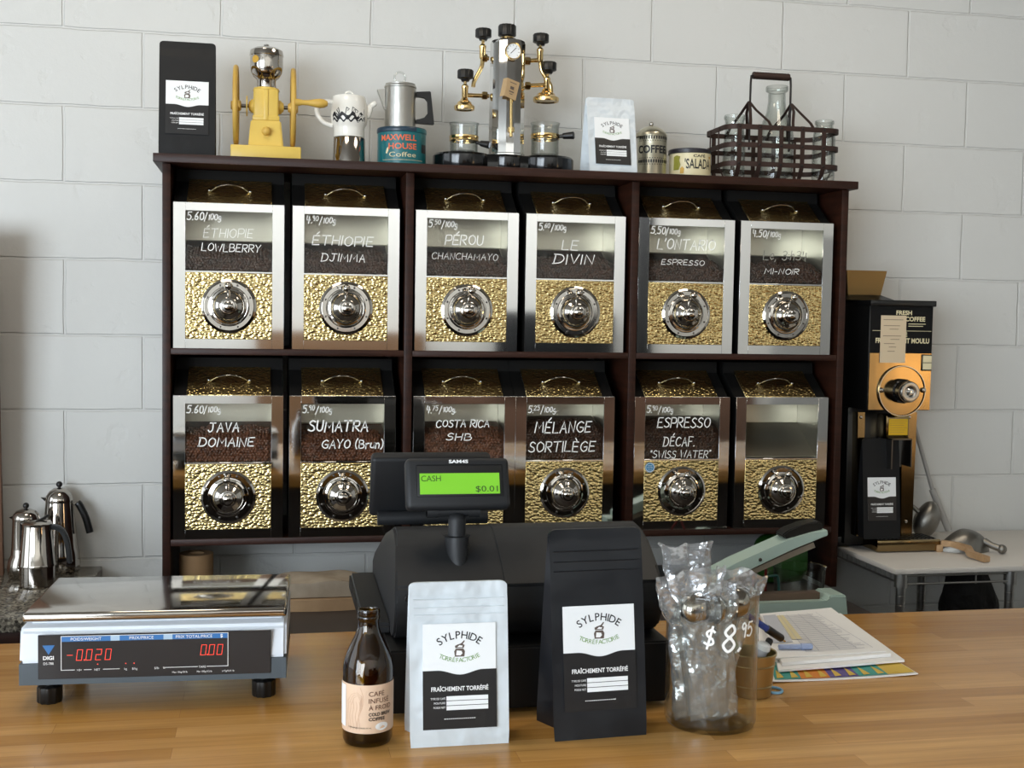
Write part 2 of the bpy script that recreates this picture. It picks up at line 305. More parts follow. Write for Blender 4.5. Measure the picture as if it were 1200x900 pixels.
# ---- lettering
_tc = {}
def glyphs(s, size, bold=0.0, depth=0.0):
    """list of (verts2d, faces, width) for a string of printed text, baseline at 0"""
    k = (s, bold)
    if k not in _tc:
        cu = bpy.data.curves.new('t', 'FONT'); cu.body = s; cu.size = 1.0; cu.offset = bold; cu.resolution_u = 3; cu.fill_mode = 'FRONT'
        ob = bpy.data.objects.new('t', cu); me = bpy.data.meshes.new_from_object(ob)
        _tc[k] = ([(v.co.x, v.co.y) for v in me.vertices], [tuple(p.vertices) for p in me.polygons])
        bpy.data.objects.remove(ob); bpy.data.curves.remove(cu); bpy.data.meshes.remove(me)
    V, F = _tc[k]
    return [(x*size, y*size) for x, y in V], F
def put(bm, V, F, fn):
    vs = [bm.verts.new(fn(x, y)) for x, y in V]
    for f in F:
        try: bm.faces.new([vs[i] for i in f])
        except ValueError: pass
def text(bm, s, x, z, h, align='C', bold=0.0, y=0.0, width=None, fn=None, slant=0.0):
    """printed text in the XZ plane facing -Y; h = capital height"""
    V, F = glyphs(s, h/0.72, bold)
    if not V: return
    x0 = min(v[0] for v in V); x1 = max(v[0] for v in V); w = x1-x0; sc = (width/w) if width else 1.0
    ox = {'L': -x0, 'R': -x1, 'C': -(x0+x1)/2}[align]
    f = fn or (lambda a, b: Vector((a, y, b)))
    put(bm, V, F, lambda a, b: f(x+(a+ox)*sc+slant*b, z+b))
def arc_text(bm, s, cx, cz, R, h, total, up=True, y=0.0, bold=0.0, ws=None):
    n = len(s); ws = ws or [0.45 if c in 'IÎ1' else 1.0 for c in s]; tot = sum(ws); acc = 0
    for c, w in zip(s, ws):
        mid = (acc+w/2)/tot-.5; acc += w; a = mid*total/R
        V, F = glyphs(c, h/0.72, bold)
        if not V: continue
        xm = (min(v[0] for v in V)+max(v[0] for v in V))/2
        sgn = 1 if up else -1
        def fn(px, pz):
            q = px-xm; ca, sa = math.cos(a), math.sin(a)
            if up: X, Z = (R+pz)*math.sin(a)+q*ca, (R+pz)*math.cos(a)-q*sa
            else: X, Z = (R-pz)*math.sin(a)+q*ca, -(R-pz)*math.cos(a)+q*sa
            return Vector((cx+X, y, cz+Z))
        put(bm, V, F, fn)
GL = {
 'A': "0,0 .3,1 .6,0;.1,.38 .52,.38", 'B': "0,0 0,1;~0,1 .4,.95 .42,.6 0,.52;~0,.52 .55,.45 .5,.05 0,0", 'C': "~.6,.85 .35,1 .06,.75 .02,.3 .3,0 .62,.15",
 'D': "0,0 .04,1;~-.05,1 .45,.92 .62,.5 .42,.08 -.05,0", 'E': "0,0 .02,1;.02,1 .5,1;0,.52 .42,.52;0,0 .52,0", 'F': "0,0 0,1 .5,1;0,.5 .4,.5",
 'G': "~.6,.85 .35,1 .06,.75 .02,.3 .3,0 .6,.15 .6,.45;.62,.45 .36,.45", 'H': "0,0 0,1;.55,0 .55,1;0,.5 .55,.5", 'I': "0,0 0,1", 'i': "0,0 0,.75;0,.92 0,1",
 'J': "~.42,1 .42,.25 .22,0 .02,.18;.15,1 .7,1", 'L': "0,1 0,0 .5,0", 'M': "0,0 .08,1 .38,.35 .68,1 .76,0", 'N': "0,0 .03,1 .52,0 .55,1", 'O': "~.32,1 .05,.75 .05,.25 .32,0 .6,.25 .6,.75 .32,1",
 'P': "0,0 0,1;~0,1 .5,.95 .5,.5 0,.45", 'R': "0,0 0,1;~0,1 .48,.95 .46,.55 0,.48;.15,.48 .55,0", 'S': "~.52,.88 .3,1 .08,.82 .15,.6 .45,.42 .5,.15 .25,0 0,.12", 'T': "-.02,1 .62,1;.3,1 .28,0",
 'U': "~0,1 .02,.25 .25,0 .5,.22 .52,1", 'V': "0,1 .28,0 .56,1", 'W': "0,1 .18,0 .38,.7 .58,0 .78,1", 'Y': "0,1 .28,.5 .56,1;.28,.5 .25,0", 'n': "0,0 0,.6;~0,.4 .2,.62 .36,.45 .36,0", 'u': "~0,.6 0,.15 .18,0 .36,.15 .38,.6;.38,.6 .38,0", 'r': "0,0 0,.6;~0,.35 .15,.6 .32,.58",
 'g': "~.38,.5 .2,.62 .02,.42 .1,.1 .3,.1 .38,.5;~.38,.55 .38,-.2 .2,-.42 .02,-.28", 'h': "0,0 0,1;~0,.4 .2,.62 .36,.45 .36,0", 'e': "~0,.32 .36,.36 .3,.6 .1,.58 0,.3 .12,.02 .36,.1",
 '0': "~.25,1 .03,.7 .05,.2 .25,0 .45,.25 .45,.75 .25,1", '1': ".1,.8 .22,1 .2,0", '2': "~.02,.8 .2,1 .42,.8 .3,.45 0,0;0,0 .48,.02", '3': "~.03,.9 .25,1 .42,.8 .3,.55 .15,.52;~.15,.52 .42,.45 .42,.1 .2,0 0,.12", '4': ".08,1 .02,.45 .48,.45;.36,.85 .34,0",
 '5': ".46,1 .08,1 .04,.58;~.04,.58 .3,.65 .46,.35 .3,.02 0,.08", '6': "~.38,1 .1,.6 .05,.2 .25,0 .45,.22 .3,.48 .07,.3", '7': "0,1 .45,1 .15,0", '8': "~.25,.53 .05,.75 .25,1 .43,.78 .25,.53 .02,.25 .25,0 .48,.25 .25,.53", '9': "~.42,.75 .25,1 .05,.78 .2,.52 .42,.75;.42,.78 .38,0",
 '.': "0,0 .03,.04", ',': ".03,.06 -.03,-.14", '/': "0,-.35 .36,1.15", "'": "0,1.05 -.02,.85", '"': "0,1.05 -.02,.85;.12,1.05 .1,.85", '-': "0,.45 .3,.45", '(': "~.18,1.1 .02,.75 .02,.25 .18,-.1", ')': "~0,1.1 .16,.75 .16,.25 0,-.1", ':': "0,.2 .02,.23;0,.6 .02,.63",
 '$': "~.5,.85 .28,.95 .06,.8 .14,.58 .42,.42 .48,.18 .25,.05 0,.15;.32,1.12 .2,-.12", ' ': "",
}
ACC = {'É': ('E', ".25,1.15 .42,1.38"), 'È': ('E', ".15,1.38 .32,1.15"), 'Î': ('I', "")}
def ribbon(bm, pts, w, fn):
    n = len(pts)
    if n < 2: return
    L = []; R = []
    for i in range(n):
        a = pts[max(0, i-1)]; b = pts[min(n-1, i+1)]; t = (b-a)
        t = t.normalized() if t.length > 1e-9 else Vector((1, 0)); nn = Vector((-t.y, t.x))
        e = t*w*.5 if i == n-1 else (-t*w*.5 if i == 0 else Vector((0, 0)))
        L.append(bm.verts.new(fn(*(pts[i]+nn*w/2+e)))); R.append(bm.verts.new(fn(*(pts[i]-nn*w/2+e))))
    for i in range(n-1): bm.faces.new((L[i], R[i], R[i+1], L[i+1]))
def handwrite(bm, s, x, z, h, w=None, sp=0.22, stroke=0.10, slant=0.12, fn=None, y=0.0, width=None, rs=0):
    rnd = random.Random(hash(s) % 1000 if False else len(s)*37+rs)
    f = fn or (lambda a, b: Vector((a, y, b))); strokes = []; cx = 0
    for ch in s:
        base, acc = ACC.get(ch, (ch, ''))
        g = GL[base] + ((';'+acc) if acc else ''); mx = 0.0; jz = rnd.uniform(-.05, .05)
        if ch == ' ': cx += .45; continue
        for st in g.split(';'):
            if not st: continue
            sm = st[0] == '~'; pts = [Vector([float(q) for q in p.split(',')]) for p in st.lstrip('~').split()]
            mx = max(mx, max(p.x for p in pts))
            pts = [Vector((p.x+rnd.uniform(-.025, .025), p.y+rnd.uniform(-.025, .025)+jz)) for p in pts]
            if sm: pts = [Vector((q.x, q.y)) for q in catmull([Vector((p.x, p.y, 0)) for p in pts], 4)]
            strokes.append([Vector((cx+p.x+slant*p.y, p.y)) for p in pts])
        cx += mx+sp
    tot = max(cx-sp, .1); kx = (width/(tot*h)) if width else 1.0
    for st in strokes: ribbon(bm, [Vector((x+p.x*h*kx, z+p.y*h)) for p in st], stroke*h, f)
    return tot*h*kx
def wrap(R, cx=0, cy=0, eps=.0004, rf=None):
    """maps flat (x, z) onto an upright cylinder of radius R, seen from -Y"""
    def f(x, z):
        r = (rf(z) if rf else R)+eps; a = x/R
        return Vector((cx+r*math.sin(a), cy-r*math.cos(a), z))
    return f
def patch(bm, x0, x1, z0, z1, fn, nx=12, nz=1):
    g = [[bm.verts.new(fn(x0+(x1-x0)*i/nx, z0+(z1-z0)*j/nz)) for i in range(nx+1)] for j in range(nz+1)]
    for j in range(nz):
        for i in range(nx): bm.faces.new((g[j][i], g[j][i+1], g[j+1][i+1], g[j+1][i]))
def polyf(bm, pts, fn):
    bm.faces.new([bm.verts.new(fn(*p)) for p in pts])

# ------------------------------------------------------------------ the room
struct('floor', box(NB(), -3.5, 5.5, -7, 0.1, -.1, 0), M['floor'])
struct('ceiling', box(NB(), -3.5, 5.5, -7, 0.1, 3.1, 3.2), M['ceiling'])
struct('wall_back', box(NB(), -3.6, 5.6, 0, .12, 0, 3.1), M['wall'])
struct('wall_left', box(NB(), -3.6, -3.5, -7, 0, 0, 3.1), M['plainwall'])
struct('wall_right', box(NB(), 5.5, 5.6, -7, 0, 0, 3.1), M['plainwall'])
struct('wall_front', box(NB(), -3.6, 5.6, -7.12, -7, 0, 3.1), M['plainwall'])
def window(name, cx, cz, w, h, side=None, right=False):
    b = NB(); t = .05
    for a0, a1, b0, b1 in ((-w/2-t, w/2+t, h/2, h/2+t), (-w/2-t, w/2+t, -h/2-t, -h/2), (-w/2-t, -w/2, -h/2, h/2), (w/2, w/2+t, -h/2, h/2), (-.025, .025, -h/2, h/2)):
        if side is None: box(b, cx+a0, cx+a1, -7, -6.88, cz+b0, cz+b1, .004)
        elif right: box(b, 5.38, 5.5, side+a0, side+a1, cz+b0, cz+b1, .004)
        else: box(b, -3.5, -3.38, side+a0, side+a1, cz+b0, cz+b1, .004)
    return struct(name, b, M['bar'])
window('window_1', 0, 1.75, 2.3, 2.0, side=-1.9); window('window_2', 0, 1.45, 2.3, 2.2, side=-5.3); window('window_3', -2.35, 1.4, 2.1, 2.4)
window('window_4', 0, 1.12, .52, .65, side=-5.66, right=True)
struct('reflection_block_1', box(NB(), -3.5, 5.5, -6.995, -6.97, 0, .42), M['cabinet'])  # unseen wainscot, added to darken the lower bins' chrome reflections
struct('reflection_block_2', box(NB(), .45, 1.75, -6.995, -6.75, .42, 1.34, .01), M['shopwood'])  # unseen block, added for dark reflections low in the left upper bins
struct('reflection_block_3', box(NB(), 1.75, 4.6, -6.995, -6.95, .42, .98, .01), M['leftboard'])  # unseen brown band, added to vary what the chrome frames mirror
struct('reflection_block_4', box(NB(), 2.35, 3.3, -6.995, -6.80, .98, 1.52, .01), M['regi_d'])  # unseen dark block, added for reflection contrast in the middle bins
struct('reflection_block_5', box(NB(), 3.5, 3.66, -6.995, -6.9, .98, 2.6, .01), M['regi_d'])  # narrow unseen strip, added as a black streak in one bin's chrome
struct('reflection_panel_1', box(NB(), 4.75, 5.45, -6.995, -6.93, .0, 2.2, .01), M['pipe'])  # plain unseen panel, added to grey the rightmost bin's reflection

# ------------------------------------------------------------------ counters
CT = 0.95
t = thing('counter', 'long honey-coloured butcher block counter in the foreground', 'counter', (1.2, -1.9, 0))
obj('worktop', box(NB(), -2.6, 2.6, -.42, .53, CT-.045, CT, .004), M['wood'], t)
obj('front_panel', box(NB(), -2.5, 2.5, -.33, .45, 0, CT-.045), M['dark'], t)
ZB = .757
t = thing('back_cabinet', 'low dark cabinet under the coffee bin shelves, mostly hidden by the counter', 'cabinet', (1.16, -.44, 0))
obj('body', box(NB(), -.87, .87, -.40, .43, 0, ZB-.02), M['dark'], t)
obj('cabinet_top', box(NB(), -.88, .88, -.42, .438, ZB-.02, ZB, .003), M['dark'], t)
ZG = .793
t = thing('kitchen_counter', 'speckled grey granite counter along the wall at far left', 'counter', (-.7, -.28, 0))
obj('granite_top', box(NB(), -1.3, .795, -.275, .278, ZG-.035, ZG, .003), M['granite'], t)
obj('cabinet_base', box(NB(), -1.3, .78, -.255, .278, 0, ZG-.035), M['cabinet'], t)
b = NB(); box(b, -1.3, .785, -.268, -.255, ZG-.10, ZG-.036, .003); obj('wood_trim', b, M['cabinet'], t)
b = NB(); box(b, -.025, .025, -.45, .45, 0, 1.02, .003)
p = at(3, 450, -.06)
t = thing('leaning_board', 'tall brown board edge leaning on the wall at the far left', 'board', (at(3, 450, -.09).x-.026, -.035, ZG))
obj('panel', box(NB(), -.32, .026, -.018, 0, 0, .91, .003, mx=Matrix.Rotation(math.radians(4.5), 4, 'X') @ Matrix.Translation((0, -.0, 0))), M['leftboard'], t)
t.location.y = -.078

# ------------------------------------------------------------------ the shelf unit
ST = 1.871
sh = thing('shelf_unit', 'dark brown wooden shelf unit with six compartments holding the coffee bins', 'shelf', (1.18, -.18, ZB))
def sb(name, x0, x1, y0, y1, z0, z1, m='espresso'): return obj(name, box(NB(), x0-1.18, x1-1.18, y0+.18, y1+.18, z0-ZB, z1-ZB, .0015), M[m], sh)
sb('top_board', .261, 2.10, -.372, -.003, 1.850, ST, 'espresso_h')
sb('side_panel', .281, .3005, -.35, -.004, ZB, 1.8495); sb('side_panel', 2.064, 2.084, -.35, -.004, ZB, 1.8495)
sb('divider', .875, .896, -.349, -.004, .926, 1.8495); sb('divider', 1.470, 1.4905, -.349, -.004, .926, 1.8495)
for x0, x1 in ((.301, .8745), (.8965, 1.4695), (1.491, 2.0635)): sb('middle_board', x0, x1, -.349, -.004, 1.3845, 1.400, 'espresso_h')
sb('bottom_board', .301, 2.0635, -.35, -.004, .909, .9255, 'espresso_h')

# ------------------------------------------------------------------ the twelve coffee bins
BW, BH = .267, .357
GX0, GX1 = -.1045, .1045                       # window and brass panel
def bin_parts():
    P = {}
    prof = [(.004, 0), (.325, 0), (.325, .448), (.108, .448), (.105, .418), (.020, .3575), (.004, .3565)]
    b = NB()
    for x in (-BW/2, BW/2-.003): prism(b, prof, x, x+.003, 'YZ')
    box(b, -BW/2+.003, BW/2-.003, .322, .325, 0, .448); box(b, -BW/2+.003, BW/2-.003, .105, .322, .445, .448); box(b, -BW/2+.003, BW/2-.003, .1055, .108, .418, .445); box(b, -BW/2+.003, BW/2-.003, .005, .322, 0, .003)
    for s in (-1, 1):                            # roof strips either side of the lid
        x0, x1 = sorted((s*(BW/2-.003), s*.1015)); v = prism(b, [(.020, .3575), (.105, .418), (.105, .416), (.020, .3555)], x0, x1, 'YZ')
    P['body'] = (b, 'binblack')
    b = NB(); q = [(.165, .41), (.165, .275), (.04, .192), (.04, .189), (.167, .273), (.167, .41)]
    prism(b, q, -.118, .118, 'YZ')
    for s in (-1, 1): x0, x1 = sorted((s*.1185, s*.120)); prism(b, [(.006, .185), (.045, .185), (.168, .27), (.168, .41), (.10, .41), (.022, .353), (.006, .353)], x0, x1, 'YZ')
    P['liner'] = (b, 'liner')
    b = NB(); x = BW/2
    box(b, -x, GX0, 0, .004, 0, BH, .0003, 1); box(b, GX1, x, 0, .004, 0, BH, .0003, 1)
    box(b, GX0, GX1, 0, .004, .3375, BH, .0003, 1); box(b, GX0, GX1, 0, .004, 0, .0235, .0003, 1); box(b, GX0, GX1, -.0012, .004, .1865, .1915, .0008, 1)
    box(b, -x, x, .004, .021, .3562, .3577)
    P['front_frame'] = (b, 'chrome')
    P['window_pane'] = (box(NB(), GX0, GX1, .0012, .0028, .1915, .3375), 'pane')
    P['brass_panel'] = (box(NB(), GX0, GX1, -.0012, .0035, .0235, .1865, .001, 1), 'brass_h')
    b = NB(); T = Matrix.Translation((0, .017, .3585)) @ Matrix.Rotation(math.atan2(.0605, .085), 4, 'X')
    box(b, -.1025, .1025, -.004, .112, 0, .0025, .0008, 1, mx=T); P['lid'] = (b, 'brass_h')
    b = NB(); hp = [(-.047, .052, .003), (-.040, .050, .010), (-.030, .046, .020), (-.015, .043, .027), (0, .042, .029), (.015, .043, .027), (.030, .046, .020), (.040, .050, .010), (.047, .052, .003)]
    tube(b, [T @ Vector(p) for p in catmull(hp, 3)], .0019, 8)
    for s in (-1, 1): sphere(b, T @ Vector((s*.050, .052, .005)), .0042, u=12, v=8)
    P['lid_handle'] = (b, 'steel')
    b = NB()
    lathe(b, [(.0, .001), (.0665, .001), (.0668, .005), (.062, .0075), (.0595, .0055), (.050, .0055), (.0485, .009), (.0455, .0095), (.044, .006), (.0400, .007), (.0395, .012), (.0382, .018), (.0350, .0245), (.0295, .030), (.0228, .0335), (.0222, .0345), (.0220, .037), (.0205, .0385), (.0172, .039), (.0168, .0435), (.0155, .0448), (.0122, .0452), (.0118, .0495), (.0085, .052), (.0, .0528)], 48, axis='Y')
    P['dial'] = (b, 'dialchrome')
    b = NB(); pts = [(.0, -.022, .032), (.0, -.034, .0395), (0, -.044, .0440), (0, -.051, .0470)]
    tube(b, pts, [.0050, .0042, .0055, .0070], 12); sphere(b, (0, -.056, .0490), .0096, u=14, v=10); P['dial_knob'] = (b, 'dialchrome')
    b = NB(); lathe(b, [(0, .0082), (.0022, .0078), (.0028, .0062), (.0028, .005)], 10, axis='Y'); P['screw'] = (b, 'steel_d')
    return P
_bp = bin_parts(); BM = {}
for k, (b, m) in _bp.items():
    o = obj(k, b, M[m]); BM[k] = o.data; bpy.data.objects.remove(o)
def part(name, key, parent, loc=None):
    o = bpy.data.objects.new(name, BM[key]); COL.objects.link(o); o.parent = parent
    if loc: o.location = loc
    return o
BEAN = {}
def bean_mesh(key, fill, m):
    b = NB(); r = random.Random(int(fill*100)); h = .146*fill; z0 = .193
    base = bmesh.new(); bmesh.ops.create_icosphere(base, subdivisions=2, radius=1); V = [v.co.copy() for v in base.verts]; F = [[v.index for v in f.verts] for f in base.faces]; base.free()
    def one(p):
        R = Matrix.Rotation(r.uniform(0, 6.28), 4, 'Y') @ Matrix.Rotation(r.uniform(-.6, .6), 4, 'X') @ Matrix.Diagonal((.0062, .0036, .0046, 1))
        vs = [b.verts.new((R @ v.to_4d()).to_3d()+Vector(p)) for v in V]
        for f in F: b.faces.new([vs[i] for i in f])
    nx = 26; nz = max(2, int(h/.0066))
    for j in range(nz):
        for i in range(nx):
            top = z0+h-.004+.004*math.sin(i*.55+fill*9)
            z = z0+.004+j*.0066
            if z < top+.003: one((-.1+.2*(i+.5*(j % 2))/nx+r.uniform(-.0015, .0015), .0085+r.uniform(-.001, .0015), z+r.uniform(-.0012, .0012)))
    for i in range(nx):
        for j in range(7): one((-.1+.2*i/nx+r.uniform(-.002, .002), .013+j*.008, z0+h+j*.004-.003+r.uniform(-.0015, .0015)+.004*math.sin(i*.55+fill*9)))
    prism(b, [(.011, .192), (.042, .195), (.158, .272), (.158, z0+h+.028), (.07, z0+h+.015), (.011, z0+h-.006)], -.112, .112, 'YZ')
    o = obj('coffee_beans', b, M[m], smooth=True); me = o.data; bpy.data.objects.remove(o); BEAN[key] = me
bean_mesh('low', .245, 'beans'); bean_mesh('mid', .40, 'beans_l'); bean_mesh('high', .50, 'beans'); bean_mesh('third', .34, 'beans_l')
BINS = [ # x0, z, bean level, price, [(text, x, z, h, width, style)], label
 (.3065, 1.4003, 'low', ('5.60', '/100g', 0), [('ÉTHIOPIE', -.062, .274, .021, .118, 'f'), ('LOWLBERRY', -.066, .240, .018, .14, 0)], 'priced 5.60, leftmost on the upper shelf'),
 (.5935, 1.4003, 'low', ('4.', '/100g', '90'), [('ÉTHIOPIE', -.085, .262, .023, .15, 0), ('DJIMMA', -.062, .222, .019, .108, 0)], 'priced 4.90, second from the left on the upper shelf'),
 (.9015, 1.4003, 'low', ('5.', '/100g', '50'), [('PÉROU', -.058, .272, .024, .096, 0), ('CHANCHAMAYO', -.092, .234, .016, .17, 't')], 'priced 5.50, third from the left on the upper shelf'),
 (1.188, 1.4003, 'low', ('5.', '/100g', '60'), [('LE', -.038, .266, .024, .042, 0), ('DIVIN', -.06, .230, .024, .105, 0)], 'with two large words, fourth on the upper shelf'),
 (1.492, 1.4003, 'low', ('5.50', '/100g', 0), [("L'ONTARIO", -.082, .276, .026, .158, 0), ('ESPRESSO', -.070, .235, .013, .118, 0)], 'marked ESPRESSO in small letters, fifth on the upper shelf'),
 (1.776, 1.4003, 'low', ('4.50', '/100g', 0), [('Le, 3:h34'.replace('L', 'L'), -.068, .255, .024, .125, 'g'), ('Mi-NOiR'.replace('M', 'M'), -.063, .217, .014, .098, 0)], 'priced 4.50, rightmost on the upper shelf'),
 (.3065, .9258, 'mid', ('5.60', '/100g', 0), [('JAVA', -.050, .268, .022, .074, 'b'), ('DOMAiNE', -.072, .231, .021, .132, 'b')], 'with two bold words, leftmost on the lower shelf'),
 (.5885, .9258, 'third', ('5.', '/100g', '90'), [('SUMATRA', -.086, .268, .026, .148, 'b'), ('GAYO (Brun)', -.052, .225, .021, .152, 'b')], 'priced 5.90, second from the left on the lower shelf'),
 (.9010, .9258, 'mid', ('4.', '/100g.', '75'), [('COSTA RiCA', -.075, .278, .018, .138, 'b'), ('SHB', -.048, .244, .017, .064, 'b')], 'priced 4.75, behind the green register display'),
 (1.1685, .9258, 'high', ('5.', '/100g.', '25'), [('MÉLANGE', -.082, .263, .028, .150, 0), ('SORTILÈGE', -.098, .213, .026, .178, 0)], 'priced 5.25, fourth from the left on the lower shelf'),
 (1.4915, .9258, 'high', ('5.', '/100g', '90'), [('ESPRESSO', -.070, .276, .026, .146, 0), ('DÉCAF.', -.052, .226, .024, .086, 0), ('"SWiSS WATER"', -.088, .194, .019, .168, 0)], 'with a round blue sticker, fifth on the lower shelf'),
 (1.777, .9258, None, None, [], 'with an empty unmarked window, rightmost on the lower shelf'),
]
BIN_Y = -.3475
for i, (x0, z, lvl, price, words, lab) in enumerate(BINS):
    cx = x0+BW/2
    t = thing('coffee_bin', 'brass and chrome coffee bin '+lab, 'coffee bin', (cx, BIN_Y, z), group='coffee bins on the shelves')
    part('body', 'body', t); part('liner', 'liner', t); part('front_frame', 'front_frame', t); gp = part('window_pane', 'window_pane', t)
    bp_ = part('brass_panel', 'brass_panel', t); ld = part('lid', 'lid', t); part('lid_handle', 'lid_handle', ld)
    d = part('dial', 'dial', t, (0, -.001, .105)); kn = part('dial_knob', 'dial_knob', d)
    BMk = kn; kn.rotation_euler = (0, random.uniform(-.08, .12), 0)
    for k in range(8):
        a = 2*PI*k/8+.4; part('screw', 'screw', d, (.055*math.cos(a), 0, .055*math.sin(a)))
    if price:
        b = NB(); n = price
        w = handwrite(b, n[0], GX0+.004, .315, .0185, stroke=.13, y=.0008, rs=i)
        x = GX0+.006+w
        if n[2]: w = handwrite(b, n[2], x, .3215, .0125, stroke=.13, y=.0008, rs=i); x += w+.003
        handwrite(b, n[1], x+.001, .3165, .0142, stroke=.14, y=.0008, rs=i)
        obj('price_writing', b, M['chalk'], gp, smooth=False)
        for (s, wx, wz, wh, ww, st) in words:
            q = NB(); handwrite(q, s, wx, wz, wh, width=ww, stroke=.14 if st == 'b' else .075 if st in ('f', 't') else .11, y=.0008, rs=i)
            obj('name_writing', q, M['grey_chalk' if st == 'g' else 'chalk'], gp, smooth=False)
    if i == 10:
        b = NB(); lathe(b, [(0, .0018), (.0135, .0018), (.0135, .0012)], 28, c=(-.089, 0, .169), axis='Y'); st = obj('round_sticker', b, M['stick_b'], t); st['label'] = 'round blue sticker'
        b = NB(); lathe(b, [(.0108, .0021), (.0122, .0021)], 28, c=(-.089, 0, .169), axis='Y'); text(b, 'SWISS', -.089, .172, .0035, y=-.0021); text(b, 'WATER', -.089, .1665, .0035, y=-.0021); text(b, 'DECAF', -.089, .161, .0028, y=-.0021)
        obj('sticker_print', b, M['ink_w'], st, smooth=False)
    if lvl:
        o = bpy.data.objects.new('coffee_beans', BEAN[lvl]); COL.objects.link(o); o.location = (cx, BIN_Y, z)
        tag(o, 'roasted beans behind the window of the bin '+lab, 'coffee beans', 'coffee beans in the bins', 'stuff')

# ------------------------------------------------------------------ printed sack label and coffee bags
def sack_label(parent, w, h, loc, tilt=0.0):
    """white over black roaster's label; local frame: origin at its centre, facing -Y"""
    L = obj('label', box(NB(), -w/2, w/2, -.0003, .0003, -h/2, h/2), M['label_w'], parent, loc=loc, rot=(tilt, 0, 0)); y = -.0006
    b = NB(); n = 24; top = []
    for i in range(n+1):
        u = i/n; d = 0 if (u < .2 or u > .82) else math.sin((u-.2)/.62*PI)**2
        top.append((-w/2+w*u, h*(.5-.445)-d*h*.045))
    pts = [(-w/2-.0004, -h/2-.0004)]+[(w/2+.0004, -h/2-.0004)]+[(px*(1+.0008/w), pz) for px, pz in top[::-1]]
    polyf(b, pts, lambda x, z: Vector((x, y, z))); obj('black_panel', b, M['label_b'], L, smooth=False)
    b = NB(); R = w*.44; arc_text(b, 'SYLPHIDE', 0, h*.295-R+h*.06, R, h*.074, w*.60, True, y=y, bold=.008); obj('brand_lettering', b, M['ink'], L, smooth=False)
    b = NB(); R = w*.62; arc_text(b, 'TORRÉFACTORIE', 0, h*.128+R, R, h*.043, w*.60, False, y=y); obj('green_lettering', b, M['green'], L, smooth=False)
    b = NB(); s = w*.064; c = h*.250
    for poly in ([(-1, -1.5), (1, -1.5), (1.15, -.4), (.8, .2), (-.8, .2), (-1.15, -.4)], [(-.9, .3), (.9, .3), (1.1, .9), (.3, 1.25), (-.5, 1.0), (-1.0, .75)], [(.2, 1.1), (1.0, 1.9), (1.15, 1.75), (.6, .95)]):
        polyf(b, [(p[0]*s, c+p[1]*s) for p in poly], lambda x, z: Vector((x, y, z)))
    obj('sack_emblem', b, M['sack'], L, smooth=False)
    b = NB()
    for poly in ([(-.75, -1.2), (.2, -1.25), (.6, -.8), (.4, -.3), (-.6, -.2)], [(-.5, .5), (.5, .45), (.7, .75), (.0, .9)]):
        polyf(b, [(p[0]*s, c+p[1]*s) for p in poly], lambda x, z: Vector((x, y-.0003, z)))
    obj('emblem_highlight', b, M['ink_w'], L, smooth=False); b = NB()
    y -= .0003; text(b, 'FRAÎCHEMENT TORRÉFIÉ', 0, -h*.142, h*.042, bold=.02, y=y, width=w*.78)
    obj('heading_lettering', b, M['ink_w'], L, smooth=False); b = NB()
    for k, sx in enumerate(('TYPE DE CAFÉ', 'MOUTURE', 'POIDS NET')): text(b, sx, -w*.20, -h*(.222+k*.042), h*.020, 'R', y=y, width=w*(.20, .155, .16)[k])
    obj('field_lettering', b, M['ink_w'], L, smooth=False); b = NB()
    for k in range(22): polyf(b, [(w*(-.215+.0195*k), -h*.41), (w*(-.203+.0195*k), -h*.41), (w*(-.203+.0195*k), -h*.402), (w*(-.215+.0195*k), -h*.402)], lambda x, z: Vector((x, y, z)))
    o = obj('fine_print', b, M['ink_w'], L, smooth=False); o['kind'] = 'stuff'
    for k in range(3):
        z = -h*(.192+k*.046); b = NB(); box(b, -w*.185, w*.385, y-.0001, y+.0002, z-h*.040, z); obj('blank_field', b, M['label_w'], L, smooth=False)
    return L
